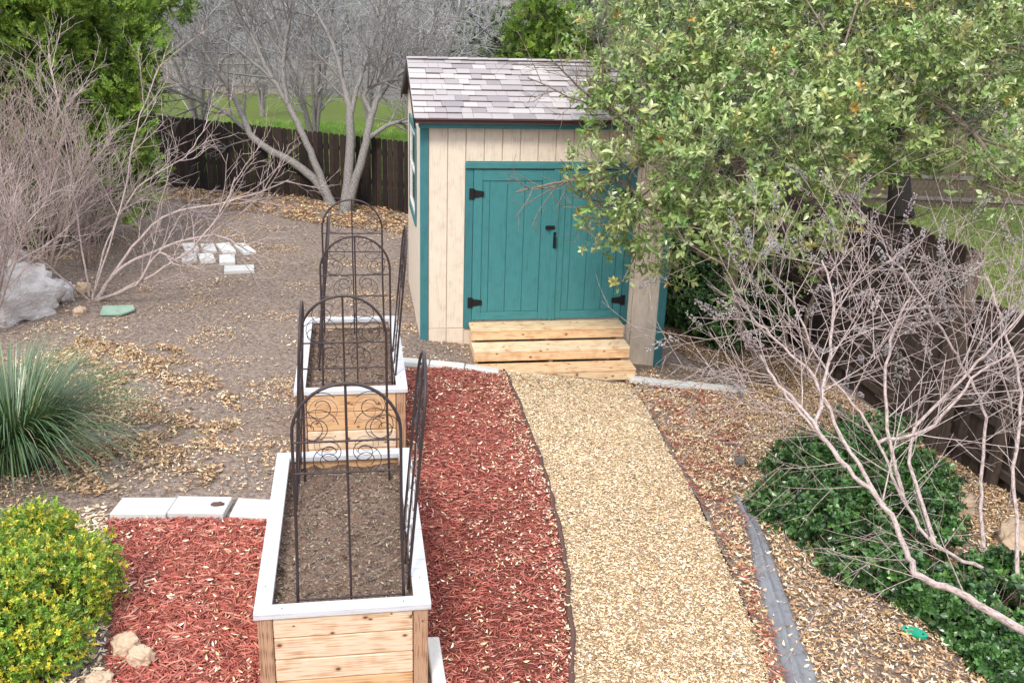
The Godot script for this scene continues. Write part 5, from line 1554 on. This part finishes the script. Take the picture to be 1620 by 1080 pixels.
	# leafless trees on the lawn beyond, and the brush behind everything
	var spots2 := [[Vector3(1.6, 0, -24.5), 4.4, "leafless grey tree on the lawn just beyond the dark fence by the shed"], [Vector3(-1.0, 0, -27.5), 4.6, "leafless grey tree on the lawn behind the leaning trunks"], [Vector3(3.2, 0, -31.0), 5.0, "leafless grey tree on the lawn above the shed's ridge"], [Vector3(-4.2, 0, -29.0), 4.6, "leafless grey tree on the lawn beside the cedar"], [Vector3(0.6, 0, -38.0), 5.2, "leafless grey tree far out on the lawn before the pale fence"], [Vector3(-3.5, 0, -41.0), 5.0, "leafless grey tree far out on the lawn, toward the cedar"]]
	for k in spots2.size():
		var p := ground_of(spots2[k][0])
		var o := thing("bare_tree", spots2[k][2], "tree", p, 0.0, "leafless trees on the lawn beyond the fence")
		rng.seed = 360 + k
		var h: float = spots2[k][1]
		var lines := []
		for j in 5:
			var a := TAU * j / 5.0 + rnd(-0.4, 0.4)
			var lean := rnd(0.25, 0.6)
			lines.append([p, p + Vector3(cos(a) * lean * 0.5, h * 0.25, sin(a) * lean * 0.5), p + Vector3(cos(a) * lean * 1.6, h * 0.6, sin(a) * lean * 1.6), p + Vector3(cos(a) * lean * 2.6, h, sin(a) * lean * 2.6)])
		var made := tree_lines(o, "trunk", lines, 0.09, 0.02, M.grey_bark, 6)
		twigs(o, "branches", made, [{"n": 13, "len": 1.5, "ang": 0.8, "r": 0.02, "wob": 0.16, "rise": 0.03, "seg": 6}, {"n": 7, "len": 0.8, "ang": 0.7, "r": 0.01, "wob": 0.18, "rise": 0.0, "seg": 4}, {"n": 4, "len": 0.45, "ang": 0.7, "r": 0.006, "wob": 0.2, "rise": -0.02, "seg": 3}], M.far_bark, 370 + k, tips, 0.25)
	rng.seed = 381
	var scrub := Build.new()
	for j in 16:
		var p := Vector3(rnd(-0.5, 0.5), 0, rnd(-0.5, 0.5))
		var q := curve(p, Vector3(rnd(-0.5, 0.5), 1, rnd(-0.5, 0.5)), rnd(2.5, 4.6), 6, 0.1, 0.0)
		scrub.tube(q, tapered(q.size(), 0.03, 0.01), 4, false)
		shoots(scrub, q, 0.02, 0, [{"n": 7, "len": 1.2, "ang": 0.7, "r": 0.014, "wob": 0.18, "rise": 0.0, "seg": 4}, {"n": 5, "len": 0.6, "ang": 0.7, "r": 0.008, "wob": 0.2, "rise": 0.0, "seg": 3}], tips, 0.2)
	var places := []
	var colors := []
	for k in 150:
		var x := rnd(-26, 22)
		var z := rnd(-64, -55.5)
		places.append(at(Vector3(x, land(x, z), z), Basis(Vector3.UP, rnd(0, TAU)).scaled(Vector3.ONE * rnd(0.8, 1.25))))
		var g := rnd(0.12, 0.46)
		colors.append(Color(g, g * 0.97, g * 1.0))
	tag(many("brush_thicket", scrub.mesh(), M.litter, places, colors, self), "grey leafless brush massed behind the far pale fence", "brush")
	# leafless shrubs at the side of the yard
	var o := thing("bare_shrub", "leafless pinkish shrub with a long branch reaching over the soil by the boulder", "shrub", ground_of(LEFT_LIMBS[0][0]), 0.0, "leafless shrubs by the boulders")
	rng.seed = 390
	var lines := tree_lines(o, "stem", LEFT_LIMBS, 0.026, 0.006, M.pale_bark, 6)
	twigs(o, "twigs", lines, [{"n": 9, "len": 0.75, "ang": 0.7, "r": 0.007, "wob": 0.14, "rise": 0.06, "seg": 6}, {"n": 5, "len": 0.38, "ang": 0.65, "r": 0.0042, "wob": 0.16, "rise": 0.05, "seg": 4}, {"n": 2, "len": 0.18, "ang": 0.7, "r": 0.003, "wob": 0.15, "rise": 0.03, "seg": 3}], M.pale_bark, 391, tips, 0.25)
	var shrubs := [[Vector3(-4.05, 0, -12.9), 2.6, 11, "dense leafless pinkish shrub growing between the boulders and the cedar"], [Vector3(-4.7, 0, -13.3), 2.9, 13, "dense leafless pinkish shrub behind the boulders, at the edge of the cedar"], [Vector3(-4.2, 0, -11.3), 1.7, 12, "low leafless shrub in front of the limestone boulder"], [Vector3(-3.75, 0, -14.2), 1.3, 8, "low leafless shrub standing against the cedar's foot"]]
	for k in shrubs.size():
		var s: Array = shrubs[k]
		var p: Vector3 = ground_of(s[0])
		var t := thing("bare_shrub", s[3], "shrub", p, 0.0, "leafless shrubs by the boulders")
		rng.seed = 395 + k
		var canes := []
		for j in s[2]:
			var a := rnd(0, TAU)
			var lean := rnd(0.1, 0.55)
			canes.append(curve(p + Vector3(cos(a) * 0.1, 0, sin(a) * 0.1), Vector3(cos(a) * lean, 1, sin(a) * lean), s[1] * rnd(0.6, 1.0), 8, 0.07, 0.02))
		for cane in canes:
			var b := Build.new()
			b.tube(cane, tapered(cane.size(), 0.016, 0.005), 5)
			part("stem", b.mesh(), M.pink_bark, t, at(-p))
		twigs(t, "twigs", canes, [{"n": 9, "len": 0.75, "ang": 0.55, "r": 0.0065, "wob": 0.12, "rise": 0.06, "seg": 5}, {"n": 5, "len": 0.4, "ang": 0.55, "r": 0.004, "wob": 0.14, "rise": 0.05, "seg": 4}, {"n": 3, "len": 0.2, "ang": 0.6, "r": 0.0028, "wob": 0.15, "rise": 0.03, "seg": 3}], M.pale_bark if k != 1 else M.pink_bark, 400 + k, tips, 0.2)
	# the leafless bush with dry flower spikes
	var seeds := []
	var bush := thing("butterfly_bush", "big leafless pale bush with dry flower spikes before the dark fence", "shrub", ground_of(Vector3(4.3, 0, -5.1)))
	rng.seed = 410
	var arms := tree_lines(bush, "limb", BUSH_LIMBS, 0.030, 0.008, M.pale_bark, 7)
	var shaft := Build.new()
	for k in 4:
		var f: Vector3 = BUSH_LIMBS[k][0]
		var g := ground_of(f + Vector3(0.1, 0, -0.1))
		shaft.tube(smooth_line([g - Vector3(0, 0.05, 0), g.lerp(f, 0.5) + Vector3(0.05, 0, 0), f], 4), tapered(9, 0.036, 0.029), 7)
	part("stem", shaft.mesh(), M.pale_bark, bush, at(-bush.position))
	twigs(bush, "twigs", arms, [{"n": 10, "len": 0.7, "ang": 0.8, "r": 0.0055, "wob": 0.07, "rise": 0.025, "seg": 6}, {"n": 4, "len": 0.6, "ang": 0.75, "r": 0.004, "wob": 0.08, "rise": 0.01, "seg": 5}, {"n": 2, "len": 0.3, "ang": 0.8, "r": 0.0026, "wob": 0.12, "rise": 0.0, "seg": 3}], M.pale_bark, 411, seeds, 0.2)
	var husk := Build.new()
	rng.seed = 412
	for k in 70:
		var y := rnd(0, 0.19)
		var a := rnd(0, TAU)
		var r := 0.010 * (1.0 - y * 3.6) + 0.003
		var f := rnd(0.75, 1.2)
		husk.tint = Color(f, f, f)
		var p := Vector3(cos(a) * r, y, sin(a) * r)
		var q := Vector3(cos(a), 0.5, sin(a)).normalized()
		husk.tube(PackedVector3Array([p, p + q * 0.006, p + q * 0.011]), PackedFloat32Array([0.002, 0.0045, 0.001]), 4, false)
	places = []
	colors = []
	rng.seed = 413
	for k in range(0, seeds.size(), 4):
		var p: Vector3 = seeds[k][0]
		if p.z > -6.3 or p.y < 0.9: continue
		places.append(at(p, basis_y(seeds[k][1] + Vector3(0, 0.1, 0), rnd(0, TAU), rnd(0.9, 1.6))))
		colors.append(jitter(Color(0.38, 0.335, 0.34), 0.2))
	many("seed_heads", husk.mesh(), M.litter, places, colors, bush).position = -bush.position
	# low glossy evergreen by the path, and the dark shrub in the corner by the shed
	var mats := [Color(0.045, 0.115, 0.030), Color(0.062, 0.155, 0.040), Color(0.085, 0.20, 0.05), Color(0.03, 0.075, 0.024), Color(0.13, 0.26, 0.065)]
	var low := [[[Vector3(3.42, 0.14, -6.5), 0.30], [Vector3(3.62, 0.2, -6.15), 0.36], [Vector3(3.30, 0.1, -6.75), 0.20], [Vector3(3.95, 0.2, -6.75), 0.40], [Vector3(3.72, 0.15, -5.75), 0.30], [Vector3(3.5, 0.1, -5.75), 0.20], [Vector3(4.25, 0.2, -6.25), 0.40], [Vector3(4.25, 0.2, -7.35), 0.42], [Vector3(4.7, 0.2, -7.0), 0.40], [Vector3(3.85, 0.15, -7.3), 0.3], [Vector3(4.9, 0.25, -7.8), 0.4], [Vector3(4.4, 0.25, -8.0), 0.35]], [[Vector3(3.86, 0.06, -5.42), 0.18], [Vector3(4.1, 0.10, -5.1), 0.26], [Vector3(4.2, 0.10, -4.8), 0.26], [Vector3(4.4, 0.12, -5.25), 0.30], [Vector3(4.02, 0.05, -4.78), 0.15], [Vector3(4.1, 0.06, -4.45), 0.2], [Vector3(4.1, 0.06, -5.55), 0.2], [Vector3(4.6, 0.15, -5.5), 0.3]], [[Vector3(4.75, 0.45, -12.5), 0.45], [Vector3(5.2, 0.55, -12.7), 0.55], [Vector3(4.6, 0.9, -13.0), 0.5], [Vector3(5.5, 0.5, -12.4), 0.45], [Vector3(5.0, 1.2, -13.1), 0.55], [Vector3(4.95, 0.25, -12.15), 0.35], [Vector3(5.6, 1.1, -13.0), 0.5], [Vector3(4.55, 0.3, -12.9), 0.4], [Vector3(5.85, 0.4, -12.9), 0.4]]]
	var about := ["low glossy dark green ground cover spilling toward the grey fabric", "low glossy dark green ground cover around the butterfly bush's foot", "dark green leafy shrub in the corner between shed and oak stems"]
	var small := [sprig(421, 9, 0.040, 0.025, 0.05, 1.2, Color(1, 1, 1)), sprig(422, 8, 0.045, 0.028, 0.045, 1.3, Color(1, 1, 1))]
	var round_leaves := []
	for k in 2:
		var b := Build.new()
		leaf_shape(b, Transform3D.IDENTITY, 0.045, 0.028, 0.12 + 0.06 * k, 0.1 + 0.1 * k)
		round_leaves.append(b.mesh())
	var shiny := []
	for g in mats:
		var m := leafy(0.32, 0.25)
		m.vertex_color_use_as_albedo = false
		m.albedo_color = g.linear_to_srgb()
		shiny.append(m)
	for k in 3:
		var cl: Array = low[k].map(func(c): return [Vector3(c[0].x, land(c[0].x, c[0].z) + c[0].y, c[0].z), c[1]])
		var p := ground_of(cl[0][0])
		var t := thing("evergreen_shrub", about[k], "shrub", p)
		var stalks := Build.new()
		rng.seed = 430 + k
		for c in cl:
			for j in 7:
				var g := ground_of(c[0] + Vector3(rnd(-0.1, 0.1), 0, rnd(-0.1, 0.1)))
				var q := curve(g, Vector3(rnd(-0.8, 0.8), 1.0, rnd(-0.8, 0.8)), c[1] * 1.3 + c[0].y - g.y, 4, 0.15, 0)
				stalks.tube(q, tapered(q.size(), 0.005, 0.002), 4)
		part("stems", stalks.mesh(), M.brown_bark, t, at(-p))
		spots = crown_places(cl, [4600, 3000, 5200][k], Vector2(0.8, 1.35) if k < 2 else Vector2(1.0, 1.6), 440 + k, 0.75, -0.3, 0.6)
		spots = spots.filter(func(x): return x.origin.y > land(x.origin.x, x.origin.z))
		crown(small, M.glossy_leaf, spots, tones(spots, mats, 0.22, 0.35, 450 + k), t)
		if k < 2:                                # the leaves on its face, each one a leaf of its own
			rng.seed = 455 + k
			for j in 220:
				var c: Array = cl[rng.randi() % cl.size()]
				var d := (rdir() + Vector3(-0.3, 0.7, 0.5)).normalized()
				part("leaf", round_leaves[j % 2], shiny[rng.randi() % shiny.size()], t, at(c[0] + Vector3(d.x, d.y * 0.75, d.z) * c[1] * rnd(0.95, 1.06) - p, basis_y((d * 0.6 + rdir()).normalized(), rnd(0, TAU), rnd(0.9, 1.3))))
		for c in t.get_children():
			if c is MultiMeshInstance3D: c.position = -p
	# yellow-green shrub
	var gold := thing("golden_shrub", "rounded yellow-green leafy shrub beside the red mulch patch", "shrub", ground_of(Vector3(-1.98, 0, -5.2)))
	var dome := []
	rng.seed = 460
	for k in 46:
		var d := rdir()
		d.y = absf(d.y)
		var f := rnd(0.5, 1.0)
		dome.append([gold.position + Vector3(d.x * 0.50, d.y * 0.46 + 0.06, d.z * 0.66) * f, rnd(0.13, 0.20)])
	var stalks := Build.new()
	for k in 60:
		var q := curve(gold.position, Vector3(rnd(-0.9, 0.9), 1, rnd(-0.9, 0.9)), 0.5, 4, 0.12, 0)
		stalks.tube(q, tapered(q.size(), 0.006, 0.002), 4)
	part("stems", stalks.mesh(), M.brown_bark, gold, at(-gold.position))
	var tiny := [sprig(461, 11, 0.026, 0.011, 0.045, 1.0, Color(1, 1, 1)), sprig(462, 10, 0.030, 0.012, 0.04, 1.1, Color(1, 1, 1))]
	spots = crown_places(dome, 13000, Vector2(0.6, 1.05), 463, 1.0, -0.35, 0.5)
	spots = spots.filter(func(x): return x.origin.y > land(x.origin.x, x.origin.z))
	var bright := tones(spots, [Color(0.12, 0.25, 0.035), Color(0.18, 0.34, 0.04), Color(0.25, 0.41, 0.05), Color(0.34, 0.48, 0.06), Color(0.14, 0.28, 0.035)], 0.2, 0.3, 464)
	rng.seed = 465
	for k in spots.size():                     # yellow new shoots on some twig ends
		if rng.randf() < 0.32: bright[k] = jitter([Color(0.72, 0.64, 0.07), Color(0.55, 0.58, 0.06)][k % 2], 0.2)
	crown(tiny, M.leaf, spots, bright, gold)
	for c in gold.get_children():
		if c is MultiMeshInstance3D: c.position = -gold.position
	# spiky ornamental grass
	var tuft := thing("ornamental_grass", "clump of long arching grey-green spiky grass leaves", "grass", ground_of(Vector3(-2.62, 0, -7.35)))
	for v in 3:
		var b := Build.new()
		var bend: float = [0.6, 1.2, 1.8][v]
		var d := Vector3(0, 1, 0)
		var p := Vector3.ZERO
		var left := []
		var right := []
		for k in 9:
			var w := 0.0042 * (1.0 - pow(k / 8.0, 2.0)) + 0.0005
			left.append(p - Vector3(w, 0, 0)); right.append(p + Vector3(w, 0, 0))
			var a: float = bend * pow((k + 1) / 8.0, 1.4)
			d = Vector3(0, cos(a), sin(a))
			p += d * 0.115
		for k in 8: b.face([left[k], right[k], right[k + 1], left[k + 1]], Vector3(0, 0.3, -1))
		rng.seed = 470 + v
		places = []
		colors = []
		for k in 700:
			var a := rnd(0, TAU)
			var r := 0.16 * sqrt(rng.randf())
			var bs := Basis(Vector3.UP, a) * Basis(Vector3.RIGHT, rnd(0.05, 0.55))
			places.append(at(Vector3(sin(a) * r, -0.02, cos(a) * r) * Vector3(1.3, 1, 1.3), bs.scaled(Vector3.ONE * rnd(0.7, 1.2) * (1.0 + 0.12 * v))))
			colors.append(jitter([Color(0.075, 0.14, 0.055), Color(0.11, 0.185, 0.075), Color(0.05, 0.10, 0.045), Color(0.22, 0.27, 0.12), Color(0.36, 0.33, 0.18)][rng.randi() % 5 if rng.randf() < 0.3 else rng.randi() % 3], 0.2))
		many("grass_leaves", b.mesh(), M.leaf, places, colors, tuft)


# ---------------------------------------------------------------- the scene
func _ready() -> void:
	var cam := Camera3D.new()
	cam.name = "camera"
	add_child(cam)
	cam.position = Vector3(0, 3.92, 0)
	cam.rotation = Vector3(-0.34613862, -0.1656237, 0.03304526)
	cam.fov = rad_to_deg(2.0 * atan(540.0 / 1563.68))
	cam.near = 0.05
	cam.far = 900.0
	cam.current = true

	var env := Environment.new()
	env.background_mode = Environment.BG_SKY
	var sky := Sky.new()
	var mat := ProceduralSkyMaterial.new()
	mat.sky_top_color = Color(0.90, 0.92, 0.96)
	mat.sky_horizon_color = Color(0.82, 0.84, 0.87)
	mat.sky_curve = 0.2
	mat.ground_bottom_color = Color(0.30, 0.28, 0.25)
	mat.ground_horizon_color = Color(0.45, 0.44, 0.42)
	mat.sun_angle_max = 0.0
	sky.sky_material = mat
	env.sky = sky
	env.tonemap_mode = Environment.TONE_MAPPER_LINEAR
	env.tonemap_exposure = 2.0
	env.sdfgi_enabled = true
	env.ssao_enabled = true
	env.ssil_enabled = true
	var we := WorldEnvironment.new()
	we.name = "world_environment"
	we.environment = env
	add_child(we)

	var sun := DirectionalLight3D.new()
	sun.name = "sun"
	sun.light_color = Color(1.0, 0.97, 0.92)
	sun.light_energy = 0.5
	sun.light_angular_distance = 14.0
	sun.shadow_enabled = true
	add_child(sun)
	sun.rotation_degrees = Vector3(-46, -24, 0)

	soft = fnl(2, 0.02, FastNoiseLite.TYPE_SIMPLEX_SMOOTH, 3)
	make_materials()
	make_ground()
	make_shed()
	make_steps()
	make_fences()
	make_bed(Vector2(-0.56, -6.30), Vector2(0.355, -4.425), "long pale cedar raised bed beside the red mulch patch, four trellises in it", 21)
	make_bed(Vector2(-0.505, -9.235), Vector2(0.395, -7.37), "cedar raised bed nearer the shed corner, with trellises in it", 22)
	place_trellises()
	ground_things()
	make_cover()
	make_plants()
	for o in find_children("*", "GeometryInstance3D", true, false):
		o.cast_shadow = GeometryInstance3D.SHADOW_CASTING_SETTING_ON
